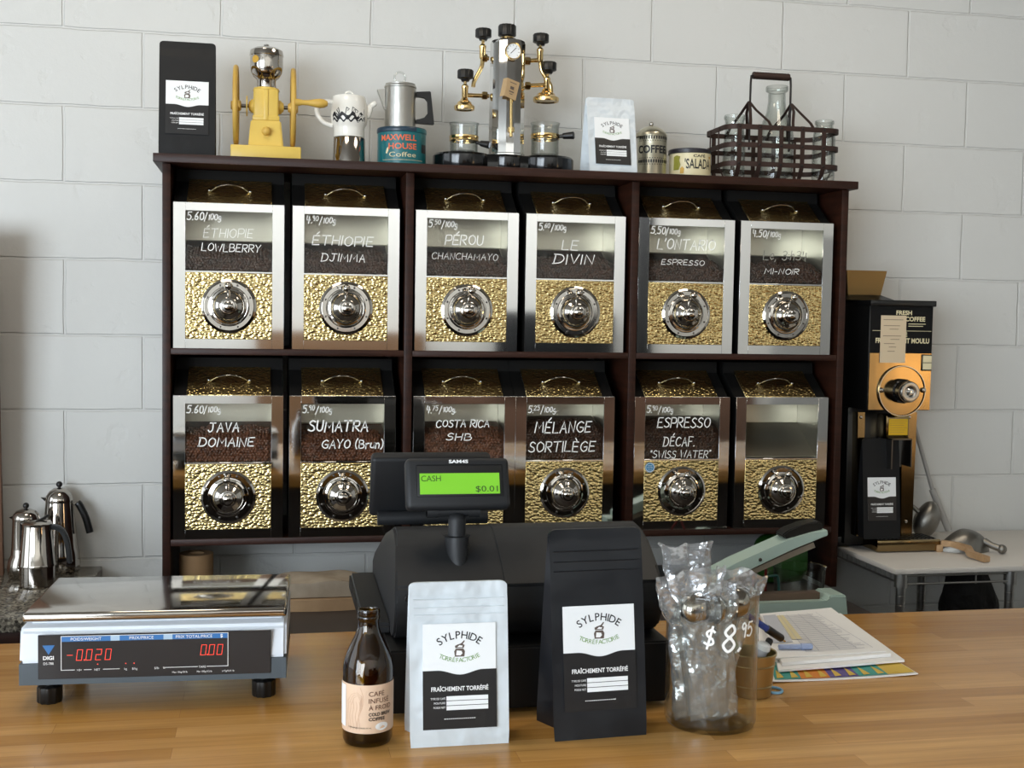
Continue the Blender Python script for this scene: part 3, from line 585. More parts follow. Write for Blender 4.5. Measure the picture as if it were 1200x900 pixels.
def coffee_bag(label, loc, w, d, h, m, lab, group=None, rz=0.0, zip_=True, name='coffee_bag', round_=.010, lean=0.0):
    t = thing(name, label, 'coffee bag', loc, (0, 0, rz), group)
    b = NB(); rings = []; us = [j/26 for j in range(26)]+[.97, .978, .985, .991, .995, .998, 1.0]
    for u in us:
        z = h*u; dd = d/2*(1-u)**.9+.0022 if u < .9 else max(.0022, d/2*(1-u)**.9*.6+.0022)
        ww = w/2*(1.0 if u > .06 else .985+.015*u/.06); 
        if u > .97: ww = w/2-round_*(1-math.sqrt(max(0, 1-((u-.97)/.03)**2)))
        g = min(.55, .15+u*.9)*dd*1.0+.0; bul = .10*dd*math.sin(min(1, u*1.3)*PI); yo = lean*u*u*h
        xi = ww-max(.001, min(.018, dd*.55))*(1 if u < .97 else .3)
        row = [(-ww, -dd), (-ww*.5, -dd-bul*.3), (0, -dd-bul*.4), (ww*.5, -dd-bul*.3), (ww, -dd), (xi, 0), (ww, dd), (ww*.5, dd+bul), (0, dd+bul), (-ww*.5, dd+bul), (-ww, dd), (-xi, 0)]
        rings.append([b.verts.new((x, y+yo, z)) for x, y in row])
    for A, B in zip(rings, rings[1:]):
        for i in range(12): b.faces.new((A[i], A[(i+1) % 12], B[(i+1) % 12], B[i]))
    b.faces.new(rings[0][::-1]); b.faces.new(rings[-1])
    body = obj('bag_body', b, m, t, angle=50)
    def ysurf(z): u = z/h; return -(d/2*(1-u)**.9+.0022)-.10*(d/2*(1-u)**.9)*math.sin(min(1, u*1.3)*PI)*.4+lean*u*u*h
    if zip_:
        b = NB()
        for z in (h*.895, h*.845, h*.80): tube(b, [(-w*.46, ysurf(z)-.0002, z), (0, ysurf(z)-.0003, z), (w*.46, ysurf(z)-.0002, z)], .0008, 6)
        obj('zip_seal', b, m, body)
    if lab:
        lw, lh, lz = lab; z0, z1 = lz-lh/2, lz+lh/2; tl = math.atan2(ysurf(z1)-ysurf(z0), lh)
        zs = [z0+lh*k/10 for k in range(11)]; off = min(ysurf(z)-(ysurf(z0)+(ysurf(z1)-ysurf(z0))*(z-z0)/lh) for z in zs)
        sack_label(t, lw, lh, (0, (ysurf(z0)+ysurf(z1))/2+off-.0012, lz), -tl)
    return t
coffee_bag('white foil coffee bag with printed label standing on the wooden counter', (.775, -1.912, CT), .127, .064, .203, M['bagwhite'], (.094, .131, .087), rz=.0)
coffee_bag('tall black foil coffee bag with printed label standing on the wooden counter', (.957, -1.905, CT), .127, .080, .267, M['bagblack'], (.098, .134, .103), rz=.06)
p = at(220, 182, -.26)
coffee_bag('black coffee bag standing at the left end of the shelf top', (p.x, -.26, ST), .136, .07, .290, M['bagblack2'], (.103, .133, .125), zip_=False)
p = at(712, 200, -.26)
coffee_bag('small white coffee bag on the shelf top beside the coffee tin', (p.x+.002, -.26, ST), .134, .085, .207, M['bagwhite'], (.098, .128, .090), rz=.05, zip_=False)

# ------------------------------------------------------------------ counter scale
sx, sy = .384, -1.715
t = thing('price_scale', 'white and grey electronic price scale with red digits on the wooden counter', 'scale', (sx, sy, CT), rot=(0, 0, math.radians(-2.5)))
hw = .178
b = NB(); v = prism(b, [(-.178, .033), (.178, .033), (.178, .062), (-.178, .062)], -.012, .215); obj('lower_housing', b, M['scale_g'], t)
b = NB(); prism(b, [(-.012, .0622), (.215, .0622), (.215, .098), (.195, .112), (.004, .112), (-.004, .106)], -.178, .178, 'YZ')
bmesh.ops.bevel(b, geom=list(b.edges), offset=.004, segments=2, affect='EDGES'); up = obj('upper_housing', b, M['scale_w'], t)
obj('platter_support', box(NB(), -.166, .172, .010, .205, .1122, .1168, .002), M['scale_w'], t)
b = NB(); box(b, -.176, .178, -.004, .225, .1170, .130, .0045, 3); obj('weighing_platter', b, M['polish'], t)
tl = math.atan2(.008, .066)
pn = obj('display_panel', box(NB(), -.153, .157, -.0015, .001, .0, .061, .0008, 1), M['scale_panel'], t, loc=(0, -.0125, .041))
ly = -.0022; f = lambda x, z: Vector((x, ly, z))
def quad(b, x0, x1, z0, z1, y=ly): box(b, x0, x1, y-.0001, y+.0004, z0, z1)
b = NB()
for x0, x1 in ((-.122, -.058), (-.046, .012), (.024, .098)): quad(b, x0, x1, .0515, .0585)
polyf(b, [(-.147, .047), (-.131, .047), (-.139, .034)], f); obj('blue_header', b, M['blue'], pn, smooth=False)
b = NB(); quad(b, -.058, -.046, .0515, .0585); quad(b, .012, .024, .0515, .0585); obj('pale_header', b, M['blue_l'], pn, smooth=False)
b = NB()
for a in ((-.1230, -.1222, .012, .0592), (.0982, .099, .012, .0592), (-.1222, .0982, .0586, .0592), (-.1222, -.105, .012, .0127), (-.068, -.046, .012, .0127), (.012, .058, .012, .0127), (.070, .0982, .012, .0127), (-.093, -.083, .012, .0127)): quad(b, *a, y=ly-.0002)
yy = ly-.0007
text(b, 'POIDS/WEIGHT', -.090, .0530, .0042, y=yy, width=.040); text(b, 'PRIX/PRICE', -.017, .0530, .0042, y=yy, width=.032); text(b, 'PRIX TOTAL/PRICE', .053, .0530, .0042, y=yy, width=.049); text(b, '$', .090, .0528, .0048, y=yy, bold=.02)
text(b, 'DIGI', -.139, .0275, .0050, y=yy, bold=.03, width=.014); text(b, 'DS-788', -.139, .0205, .0035, y=yy, width=.013)
for s, x in (('>0<', -.099), ('NET', -.0755), ('kg', -.038), ('$/kg', -.026), ('$/lb', .003), ('lb', .013), ('TARE', .064)): text(b, s, x, .0108, .0030, y=yy)
text(b, 'Max 15kg/30 lb', .034, .0045, .0024, y=yy); text(b, 'Min 100g/0.2 lb', .067, .0045, .0024, y=yy); text(b, 'e=5g/0.01 lb', .099, .0045, .0024, y=yy)
obj('panel_lettering', b, M['ink_w'], pn, smooth=False)
SEG = {'0': 'abcdef', '2': 'abged', '-': 'g', ' ': ''}
def seven(b, s, x, z, h, adv):
    w = h*.5; q = h*.062
    for ch in s:
        if ch == '.': quad(b, x-adv*.18, x-adv*.18+q*1.6, z, z+q*1.6); continue
        for g in SEG[ch]:
            r = {'a': (0, w, h-q, h), 'g': (0, w, h/2-q/2, h/2+q/2), 'd': (0, w, 0, q), 'f': (0, q, h/2, h), 'e': (0, q, 0, h/2), 'b': (w-q, w, h/2, h), 'c': (w-q, w, 0, h/2)}[g]
            k = .12; xs = [(r[0], r[2]), (r[1], r[2]), (r[1], r[3]), (r[0], r[3])]
            i = q*.35
            xs = [(r[0]+i*.5, r[2]+i*.5), (r[1]-i*.5, r[2]+i*.5), (r[1]-i*.5, r[3]-i*.5), (r[0]+i*.5, r[3]-i*.5)]
            polyf(b, [(x+px+k*pz, z+pz) for px, pz in xs], f)
        x += adv
b = NB(); seven(b, '-0.020', -.116, .025, .0155, .0125); seven(b, '0.00', .061, .028, .0150, .0110)
for x in (-.075, -.038, -.027): lathe(b, [(0, -ly+.0001), (.0008, -ly+.0001)], 8, c=(x, 0, .0195), axis='Y')
obj('red_digits', b, M['led'], pn, smooth=False)
for x, y in ((-.145, .02), (.146, .02), (-.145, .19), (.146, .19)):
    b = NB(); n = 40; pr = [(0, 0), (.0155, 0), (.017, .002), (.017, .022), (.014, .024), (.007, .0245), (.007, .034), (0, .034)]
    lathe(b, pr, 40, c=(x, y, 0))
    for q in b.verts:
        dx, dy = q.co.x-x, q.co.y-y; r = math.hypot(dx, dy)
        if r > .015:
            k = round(math.atan2(dy, dx)/(2*PI)*40) % 4; s = .92 if k < 2 else 1.0; q.co.x = x+dx*s; q.co.y = y+dy*s
    obj('foot', b, M['black'], t)

# ------------------------------------------------------------------ cold brew bottle
t = thing('bottle', 'stubby brown glass bottle with a beige cold brew label on the counter', 'bottle', (.661, -1.911, CT))
b = NB(); rb = .0318
lathe(b, [(0, .002), (.026, .0), (.0295, .002), (rb, .008), (rb, .098), (.0300, .107), (.0265, .117), (.0215, .128), (.0165, .139), (.0138, .147), (.0131, .155), (.0136, .1575), (.0146, .159), (.0146, .162), (.0136, .1635), (.0139, .165), (.0143, .168), (.0138, .1705), (.0118, .171), (.0110, .169), (.0108, .150), (.0135, .138), (.0240, .116), (.0292, .100), (.0292, .010), (.024, .005), (0, .006)], 48)
gl = obj('glass', b, M['amber'], t)
def bw(rr=rb): return wrap(rr, eps=.0006)
b = NB(); patch(b, -.062, .062, .020, .0815, bw(), 36, 1); lb = obj('paper_label', b, M['botlabel'], t)
b = NB(); g = wrap(rb, eps=.0009)
for poly in ([(.0, .060), (.006, .069), (.014, .072), (.020, .067), (.0205, .052)],):
    for k in range(3): ribbon(b, [Vector((-.030+q[0]*(1-.2*k)+.003*k, q[1]-.002*k)) for q in [(p[0]*1.0, p[1]) for p in poly]], .0006, g)
for k in range(5): ribbon(b, [Vector((-.030+.0042*k+.001*math.sin(i), .060-.004*i)) for i in range(10)], .0005, g)
ribbon(b, [Vector((-.012+.004*math.sin(i*.5), .078-.005*i)) for i in range(11)], .0005, g); obj('line_drawing', b, M['botline'], lb, smooth=False)
b = NB(); g = wrap(rb, eps=.0012)
for k, s in enumerate(('CAFÉ', 'INFUSÉ', 'À FROID')): text(b, s, -.0015, .0675-.0088*k, .0062, 'L', width=(.020, .027, .031)[k], fn=g)
obj('brown_lettering', b, M['bot_brown'], lb, smooth=False)
b = NB(); text(b, 'COLD BREW', -.0015, .0425, .0042, 'L', bold=.03, width=.030, fn=g); text(b, 'COFFEE', -.0015, .0365, .0042, 'L', bold=.03, width=.021, fn=g); text(b, 'CAFÉ INFUSÉ À FROID 341 ML', -.028, .0265, .0018, 'L', width=.030, fn=g)
obj('black_lettering', b, M['ink'], lb, smooth=False)
b = NB(); n = 24; polyf(b, [(.0155+.0088*math.cos(2*PI*i/n), .0285+.0050*math.sin(2*PI*i/n)) for i in range(n)], g); ov = obj('oval_emblem', b, M['label_w'], lb, smooth=False)
b = NB(); patch(b, -.060, -.034, .026, .079, g, 8, 1); obj('fine_print_field', b, M['label_w'], lb, smooth=False)

# ------------------------------------------------------------------ cash register on its drawer
rx0, rx1 = .690, 1.087
t = thing('cash_register', 'black cash register with a green customer display on a black cash drawer', 'cash register', (.89, -1.62, CT))
def R_(x): return x-.89
def prf(name, poly, x0, x1, m, bev=.006, par=t):
    b = NB(); prism(b, [(y+1.62, z-CT) for y, z in poly], R_(x0), R_(x1), 'YZ')
    if bev: bmesh.ops.bevel(b, geom=list(b.edges), offset=bev, segments=3, affect='EDGES')
    return obj(name, b, m, par, angle=30)
dz = 1.042
prf('cash_drawer', [(-1.832, CT+.006), (-1.832, dz), (-1.41, dz), (-1.41, CT+.006)], .695, 1.092, M['drawer'], .003)
for x in (.72, 1.06):
    for y in (-1.80, -1.45):
        b = NB(); lathe(b, [(0, 0), (.012, 0), (.012, .0058), (0, .0058)], 16, c=(R_(x), y+1.62, 0)); obj('rubber_foot', b, M['black'], t)
body = [(-1.770, dz+.001), (-1.792, dz+.012), (-1.806, dz+.035), (-1.809, dz+.058), (-1.802, 1.1215), (-1.775, 1.140), (-1.735, 1.165), (-1.700, 1.180), (-1.670, 1.183), (-1.60, 1.160), (-1.48, 1.11), (-1.45, 1.09), (-1.45, dz+.001)]
b = NB(); n = len(body); C0 = [b.verts.new((R_(.705 if i < 4 or i > 10 else .705+.010*max(0, (z-1.12)/.06)), y+1.62, z-CT)) for i, (y, z) in enumerate(body)]; C1 = [b.verts.new((R_(rx1), y+1.62, z-CT)) for y, z in body]
b.faces.new(C0); b.faces.new(C1[::-1])
for i in range(n): b.faces.new((C0[i], C1[i], C1[(i+1) % n], C0[(i+1) % n]))
bmesh.ops.bevel(b, geom=list(b.edges), offset=.0035, segments=2, affect='EDGES'); rb_ = obj('body', b, M['regi'], t, angle=35)
prf('printer_cover', [(-1.8035, 1.1225), (-1.7360, 1.1665), (-1.7005, 1.1815), (-1.6690, 1.1845), (-1.60, 1.1615), (-1.60, 1.155), (-1.70, 1.170)], .858, 1.083, M['regi'], .0012)
p = at(432, 728, -1.74); p1 = at(424, 728, -1.74)
prf('side_housing', [(-1.745, dz+.002), (-1.745, p.z-.004), (-1.735, p.z), (-1.47, p.z+.012), (-1.46, dz+.002)], p1.x, .708, M['regi_d'], .004)
b = NB(); lathe(b, [(0, 0), (.0042, .0), (.0048, .002), (.0058, .001), (.0060, -.002)], 16, c=(R_(.724), -.1875, .1575), axis='Y'); obj('lock', b, M['black'], t)
# operator screen seen from behind
oz = Matrix.Translation((0, .10, .245)) @ Matrix.Rotation(math.radians(20), 4, 'X')
b = NB(); box(b, -.197, -.008, -.012, .012, -.02, .085, .007, 3, mx=oz); obj('operator_screen', b, M['regi_d'], t)
b = NB(); tube(b, [(-.185, .085, .222), (-.01, .085, .222)], .011, 16); obj('screen_hinge', b, M['regi'], t)
# customer display on its pole
px = R_(at(535, 620, -1.735).x)
b = NB(); lathe(b, [(0, .168), (.004, .170), (.012, .186), (.0175, .206), (.0205, .228), (.020, .230), (.0125, .2305), (.0125, .252), (.011, .258), (.006, .262), (0, .263)], 32, c=(px, -.118, 0))
for v in b.verts:
    if v.co.z < .22: v.co.y += -.055*(.22-v.co.z)/.05*.62
    if v.co.z < .229: v.co.x = px+(v.co.x-px)*.85
obj('pole', b, M['regi'], t)
b = NB(); tube(b, [(px-.043, -.112, .2645), (px+.030, -.112, .2645)], .0085, 18)
for q in (-.043, .017): tube(b, [(px+q, -.112, .2645), (px+q+.016, -.112, .2645)], .0098, 18)
obj('display_hinge', b, M['regi'], t)
dm = Matrix.Translation((R_(.8005), -.112, .2995)) @ Matrix.Rotation(math.radians(-20), 4, 'X')
b = NB(); box(b, -.0745, .0745, -.012, .014, -.034, .040, .007, 3, mx=dm); hd = obj('customer_display', b, M['regi'], t)
b = NB(); box(b, -.060, .064, -.0128, -.011, -.017, .029, .002, 2, mx=dm); obj('bezel', b, M['black_m'], hd)
b = NB(); box(b, -.0555, .0590, -.0136, -.0125, -.0135, .0165, mx=dm); obj('lcd_screen', b, M['lcd'], hd)
def dsurf(off): return lambda x, z: dm @ Vector((x, -off, z))
b = NB(); text(b, 'CASH', -.0535, .005, .0085, 'L', width=.028, fn=dsurf(.0140)); text(b, '$0.01', .0560, -.0105, .0085, 'R', width=.032, fn=dsurf(.0140)); obj('lcd_lettering', b, M['lcdtxt'], hd, smooth=False)
b = NB(); text(b, 'SAM4S', .001, .0315, .0048, bold=.035, width=.028, fn=dsurf(.0126)); obj('maker_lettering', b, M['ink_w'], hd, smooth=False)

# ------------------------------------------------------------------ glass jar with wrapped scoops
JX, JY = 1.1215, -1.911
t = thing('glass_jar', 'clear glass jar with a handwritten price, filled with wrapped scoops', 'jar', (JX, JY, CT)); jr = .0612
b = NB(); lathe(b, [(0, .0), (.052, .0), (.0585, .003), (jr, .010), (jr, .176), (.0622, .180), (.0615, .183), (.0590, .1825), (.0585, .176), (.0585, .012), (.052, .006), (0, .006)], 56)
jg = obj('jar_body', b, M['jarglass'], t)
b = NB(); g = wrap(jr, eps=.0008); handwrite(b, '$', -.032, .121, .022, stroke=.13, fn=g); handwrite(b, '8.', -.0095, .114, .033, stroke=.11, fn=g); handwrite(b, '95', .0165, .132, .018, stroke=.14, fn=g, sp=.2); obj('price_writing', b, M['chalk'], jg, smooth=False)
def cello_bag(parent, base, top, w, seed, h_open=.02):
    """crumpled clear bag: a flattened sleeve of film between two points"""
    r = random.Random(seed); b = NB(); base, top = Vector(base), Vector(top); ax = (top-base); L = ax.length; ax.normalize(); side = ax.cross(Vector((0, 1, 0))).normalized(); fr = side.cross(ax)
    nu, nv = 22, 30; rows = []
    for j in range(nv+1):
        u = j/nv; row = []
        fl = 1.0 if u < .62 else 1+1.5*(u-.62)
        for i in range(nu):
            a = 2*PI*i/nu; p = base+ax*(L*u)+side*(w/2*fl*math.cos(a))+fr*((.010 if u < .7 else .004)*math.sin(a)*(1 if 0 < j < nv else .3))
            pz = Vector((p.x*75, p.y*75, p.z*26)); nn = noise.noise_vector(pz+Vector((seed, 0, 0)))*.0062*(.5+1.1*u)+noise.noise_vector(pz*2.4+Vector((0, seed, 0)))*.0026*(.5+u)
            row.append(b.verts.new(p+nn))
        rows.append(row)
    for A, B in zip(rows, rows[1:]):
        for i in range(nu): b.faces.new((A[i], A[(i+1) % nu], B[(i+1) % nu], B[i]))
    b.faces.new(rows[0][::-1])
    return obj('clear_wrapper', b, M['cello'], parent, angle=20)
def scoop_in_bag(label, x, y, z, lean, bowl_up, seed, wrapw, toph):
    t = thing('measuring_scoop', label, 'scoop', (JX+x, JY+y, CT+.0085), group='wrapped scoops in the glass jar')
    h = .135; dx = lean
    b = NB(); strap(b, [(0, 0, .008), (dx*.4, .0, h*.45), (dx, .0, h)], (0, 1, 0), .0035, .010); obj('handle', b, M['steel'], t)
    c = Vector((dx*1.12, -.002, h+.018)); b = NB()
    lathe(b, [(0, .012), (.009, .0115), (.0165, .008), (.021, .0), (.0222, -.006), (.0212, -.006), (.0195, .0), (.0150, .006), (0, .010)], 28, c=(0, 0, 0), axis='Y')
    Rm = Matrix.Translation(c) @ Matrix.Rotation(bowl_up, 4, 'Z'); bmesh.ops.transform(b, matrix=Rm, verts=b.verts); obj('bowl', b, M['polish'], t)
    cello_bag(t, (-.002, 0, .004), (dx*1.25, -.002, toph), wrapw, seed)
    return t
scoop_in_bag('wrapped metal scoop with its round bowl facing front in the glass jar', -.006, -.022, 0, -.022, .25, 3, .052, .205)
scoop_in_bag('wrapped metal scoop turned edge-on at the right rim of the glass jar', .006, .012, 0, .034, 1.3, 11, .046, .196)
scoop_in_bag('wrapped scoop standing tallest at the left back of the glass jar', -.020, .018, 0, -.010, 2.9, 17, .050, .232)

scoop_in_bag('wrapped scoop at the far left inside the glass jar, handle leaning left', -.030, -.010, 0, -.020, 2.4, 23, .040, .200)
scoop_in_bag('wrapped scoop standing at the middle front of the glass jar behind the price', .012, -.018, 0, -.016, 2.0, 31, .046, .185)

# ------------------------------------------------------------------ pen bucket, pens, papers
p = atz(886, 815, CT); BX, BY = p.x-.004, -1.80
t = thing('bucket', 'small dull brass bucket holding pens behind the glass jar', 'bucket', (BX, BY, CT))
b = NB(); lathe(b, [(0, .003), (.026, .003), (.0265, 0), (.028, .001), (.0335, .058), (.0338, .060), (.0352, .060), (.0355, .0625), (.0345, .064), (.033, .0625), (.0325, .058), (.0268, .006), (0, .006)], 44); obj('bucket_body', b, M['bucket'], t)
b = NB()
for z in (.016, .046): lathe(b, [(.028+.0055*z/.058+.0002, z-.0015), (.028+.0055*z/.058+.0012, z), (.028+.0055*z/.058+.0002, z+.0015)], 44)
obj('raised_band', b, M['bucket'], t)
def pen(name, label, a, bb, r, mats, group='pens in and around the bucket', fr=(.66, 1.0)):
    a, bb = Vector(a), Vector(bb); d = bb-a; t = thing(name, label, 'pen', a, group=group)
    b = NB(); tube(b, [Vector((0, 0, 0)), d*.02, d*fr[0]], [r*.5, r, r], 14); obj('barrel', b, M[mats[0]], t)
    b = NB(); tube(b, [d*fr[0], d*(fr[0]+.01), d*.97, d*1.0], [r, r*1.25, r*1.2, r*.8], 14); obj('grip', b, M[mats[1]], t)
    if len(mats) > 2: b = NB(); tube(b, [d*1.0, d*1.06], [r*.55, r*.5], 12); obj('push_button', b, M[mats[2]], t)
    return t
q = Vector((BX, BY, CT))
pen('pen', 'blue pen with black clip end leaning across the brass bucket rim', (at(868, 716, -1.815)), (at(917, 749, -1.800)), .0048, ('penblue', 'black', 'chrome'), fr=(.62, 1))
pen('marker', 'grey marker with a white ring end leaning in the brass bucket', q+Vector((-.004, .004, .010)), q+Vector((.014, -.012, .078)), .0085, ('paper_g', 'label_w'), fr=(.86, 1))
pen('pen', 'black pen standing against the back of the brass bucket', q+Vector((-.010, -.004, .010)), q+Vector((.026, -.004, .082)), .0045, ('black', 'black'))
pen('pen', 'green pen standing in the brass bucket behind the jar', q+Vector((-.008, .008, .010)), q+Vector((-.028, .014, .090)), .0045, ('pgreen', 'pgreen'))
b = NB(); p = atz(907, 808, CT+.003); pts = [(p.x+.0115*math.cos(a), p.y+.014*math.sin(a), CT+.0022) for a in [2*PI*k/24 for k in range(24)]]
tube(b, pts, .002, 8, closed=True); tag(obj('rubber_band', b, M['rubber']), 'light blue rubber ring lying on the counter beside the brass bucket', 'rubber band')
# papers
def sheet(name, label, corners, z, th, m, cat='paper', curl=0.0, group='papers stacked on the counter'):
    t = thing(name, label, cat, (corners[0][0], corners[0][1], z), group=group)
    c = [Vector((p[0]-corners[0][0], p[1]-corners[0][1], 0)) for p in corners]; n = 12; b = NB(); T = []; Bt = []
    for j in range(n+1):
        for i in range(n+1):
            u, v = i/n, j/n; p = (c[0]*(1-u)+c[1]*u)*(1-v)+(c[3]*(1-u)+c[2]*u)*v
            dz = curl*((2*u-1)**4)*(1-v)*.5+.0004*math.sin(u*9+v*5)
            T.append(b.verts.new(p+Vector((0, 0, th+max(0, dz))))); Bt.append(b.verts.new(p+Vector((0, 0, max(0, dz)))))
    k = n+1
    for j in range(n):
        for i in range(n):
            b.faces.new((T[j*k+i], T[j*k+i+1], T[(j+1)*k+i+1], T[(j+1)*k+i])); b.faces.new((Bt[j*k+i], Bt[(j+1)*k+i], Bt[(j+1)*k+i+1], Bt[j*k+i+1]))
    for i in range(n):
        b.faces.new((Bt[i], Bt[i+1], T[i+1], T[i])); b.faces.new((T[n*k+i], T[n*k+i+1], Bt[n*k+i+1], Bt[n*k+i]))
        b.faces.new((T[i*k], T[(i+1)*k], Bt[(i+1)*k], Bt[i*k])); b.faces.new((Bt[i*k+n], Bt[(i+1)*k+n], T[(i+1)*k+n], T[i*k+n]))
    obj('sheet', b, M[m], t); 
    def F(x, y, dz=.0010):
        u, v = x, y; p = (c[0]*(1-u)+c[1]*u)*(1-v)+(c[3]*(1-u)+c[2]*u)*v; d = curl*((2*u-1)**4)*(1-v)*.5+.0004*math.sin(u*9+v*5)
        return p+Vector((0, 0, th+max(0, d)+dz))
    return t, F
def cz(z, *uv): return [tuple(atz(u, v, z))[:2] for u, v in uv]
t, F = sheet('flyer', 'colourful printed flyer lying at the bottom of the paper stack', cz(CT, (905, 801), (1076, 792), (978, 730), (884, 735)), CT+.0003, .0012, 'paper', curl=.004)
n = 0
for u0, u1, m_ in ((.02, .20, 'pat_t'), (.20, .40, 'pat_o'), (.40, .60, 'pat_p'), (.60, .80, 'pat_t'), (.80, .99, 'pat_y')):
    b = NB()
    for i in range(4):
        a0, a1 = u0+(u1-u0)*i/4, u0+(u1-u0)*(i+1)/4; b.faces.new([b.verts.new(F(*q)) for q in ((a0, .02), (a1, .02), (a1, .30), (a0, .30))])
    obj('colour_patch', b, M[m_], t, smooth=False)
b = NB()
for k in range(9):
    u = .06+.1*k; s = .025
    b.faces.new([b.verts.new(F(*q, .0016)) for q in ((u-s, .03), (u+s, .04), (u+.4*s, .10), (u-.5*s, .16))])
obj('shape_print', b, M['pat_y'], t, smooth=False)
sheet('paper_sheet', 'white sheet sticking out lowest above the colourful flyer', cz(CT+.004, (912, 789), (1060, 777), (985, 722), (898, 728)), CT+.0055, .0035, 'paper', curl=.0)
sheet('paper_sheet', 'stack of white sheets in the middle of the paper pile', cz(CT+.009, (916, 781), (1044, 770), (974, 716), (890, 723)), CT+.0095, .0055, 'paper')
t, F = sheet('invoice_sheet', 'topmost sheet printed with a grey table in the paper pile', cz(CT+.0155, (908, 772), (1038, 764), (958, 717.5), (892, 722)), CT+.0155, .0012, 'paper')
b = NB()
def fl(u0, u1, v0, v1): b.faces.new([b.verts.new(F(*q)) for q in ((u0, v0), (u1, v0), (u1, v1), (u0, v1))])
for k in range(26): fl(.30, .92-.15*random.random(), .08+.034*k, .080+.034*k+.008)
for u in (.30, .42, .62, .78, .93): fl(u, u+.006, .08, .97)
obj('printed_table', b, M['line'], t, smooth=False)
b = NB(); fl(.02, .24, .30, .98); obj('blue_margin', b, M['paper_g'], t, smooth=False)
b = NB(); fl(.25, .36, .36, .95); obj('yellow_note', b, M['paper_y'], t, smooth=False)
pen('pen', 'pale blue pen lying flat on top of the paper pile', atz(912, 758, CT+.022), atz(952, 757.5, CT+.022), .0042, ('penlight', 'penlight'))
pen('marker', 'black and white marker leaning between cash drawer and glass jar', (1.125, -1.80, CT+.004), (1.128, -1.775, CT+.10), .006, ('label_w', 'black'), fr=(.5, 1))

# ------------------------------------------------------------------ things on top of the shelf
def mpp(u, v, Y): return (at(u+1, v, Y)-at(u, v, Y)).length
class Px:
    """reads sizes off the photograph for one upright thing standing at depth Y with its base at height z0"""
    def __init__(s, u, v, Y, z0): s.Y, s.z0 = Y, z0; p = at(u, v, Y); s.x = p.x; s.m = mpp(u, v, Y); s.loc = (p.x, Y, z0)
    def __call__(s, u, v, dy=0.0): p = at(u, v, s.Y+dy); return Vector((p.x-s.x, dy, p.z-s.z0))
    def prof(s, u, pr): return [(r*s.m, max(0.0, at(u, v, s.Y).z-s.z0)) for r, v in pr]
def lath(px, u, pr, m, name, par, seg=48, cy=0.0, base=True, angle=38):
    P = px.prof(u, pr); c = px(u, pr[0][1])
    b = NB(); lathe(b, P, seg, c=(c.x, cy, 0)); return obj(name, b, M[m], par, angle=angle)
q = Px(311, 185, -.20, ST); t = thing('coffee_grinder', 'antique yellow hand coffee grinder with two flywheels and chrome hopper', 'coffee grinder', q.loc)
a, c = q(271, 174), q(352, 174)
obj('base', box(NB(), a.x, c.x, -.075, .075, 0, q(311, 175).z, .003), M['yellow'], t)
def taper(b, x0, x1, d0, z0, X0, X1, d1, z1, bev=.003):
    lo = [b.verts.new(p) for p in ((x0, -d0, z0), (x1, -d0, z0), (x1, d0, z0), (x0, d0, z0))]; hi = [b.verts.new(p) for p in ((X0, -d1, z1), (X1, -d1, z1), (X1, d1, z1), (X0, d1, z1))]
    fs = [b.faces.new(lo[::-1]), b.faces.new(hi)]+[b.faces.new((lo[i], lo[(i+1) % 4], hi[(i+1) % 4], hi[i])) for i in range(4)]
    if bev: bmesh.ops.bevel(b, geom=list({e for f in fs for e in f.edges}), offset=bev, segments=2, affect='EDGES')
zb = q(311, 175).z
b = NB(); taper(b, q(291, 174).x, q(332, 174).x, .044, zb, q(294, 144).x, q(329, 144).x, .038, q(311, 143.5).z); lb_ = obj('drawer_box', b, M['yellow'], t)
k = q(312, 157); b = NB(); lathe(b, [(0, .060), (.006, .059), (.0105, .055), (.0115, .051), (.009, .046), (.005, .044), (.005, .040)], 24, c=(k.x, 0, k.z), axis='Y'); obj('knob', b, M['yellow_w'], lb_)
b = NB(); z0, z1 = q(311, 143.4).z, q(311, 106).z; box(b, q(297, 130).x, q(326.5, 130).x, -.034, .034, z0, z1, .006, 3); box(b, q(309, 120).x, q(314.5, 120).x, -.0375, -.03, z0, z1-.003, .002); box(b, q(296, 130).x, q(327.5, 130).x, -.036, .036, z0, z0+.012, .002)
lathe(b, [(.034, z1-.002), (.032, z1+.004), (.022, z1+.007), (0, z1+.007)], 32, c=(q(312, 110).x, 0, 0)); obj('housing', b, M['yellow'], t)
uz = 312.2
hop = [(0, 104.5), (11, 104.5), (11, 95), (12, 93.5), (15, 91), (18, 86), (19.3, 80), (19.3, 66.5), (19.9, 66), (19.9, 64.5), (19, 60), (14, 57), (8, 55.7), (0, 55.4)]
ho = lath(q, uz, hop, 'polish', 'hopper', t); ck = q(uz, 60).x
lath(q, uz, [(0, 55.5), (1.6, 55.5), (1.5, 54.4), (3.2, 53.8), (3.2, 52.6), (2, 52.0), (0, 51.8)], 'steel', 'hopper_knob', ho, 20)
b = NB(); c = q(uz, 72.5); R = 19.3*q.m; polyf(b, [(-.030+.0105*math.cos(2*PI*i/20), c.z+.0095*math.sin(2*PI*i/20)) for i in range(20)], wrap(R, c.x, 0, .0008)); obj('badge', b, M['gold_t'], ho, smooth=False)
ax = q(277, 123.5).z
b = NB(); tube(b, [(q(272, 123).x, 0, ax), (q(347, 125).x, 0, ax)], .005, 14)
obj('axle', b, M['steel_d'], t)
for u0, r0, u1, r1 in ((297.5, .019, 291.5, .010), (326, .019, 332.5, .010)):
    b = NB(); lathe(b, [(0, q(u0, 124).x), (r0, q(u0, 124).x), (r0*.92, (q(u0, 124).x*.6+q(u1, 124).x*.4)), (r1, q(u1, 124).x), (0, q(u1, 124).x)], 24, c=(0, 0, ax), axis='X'); obj('boss', b, M['yellow'], t)
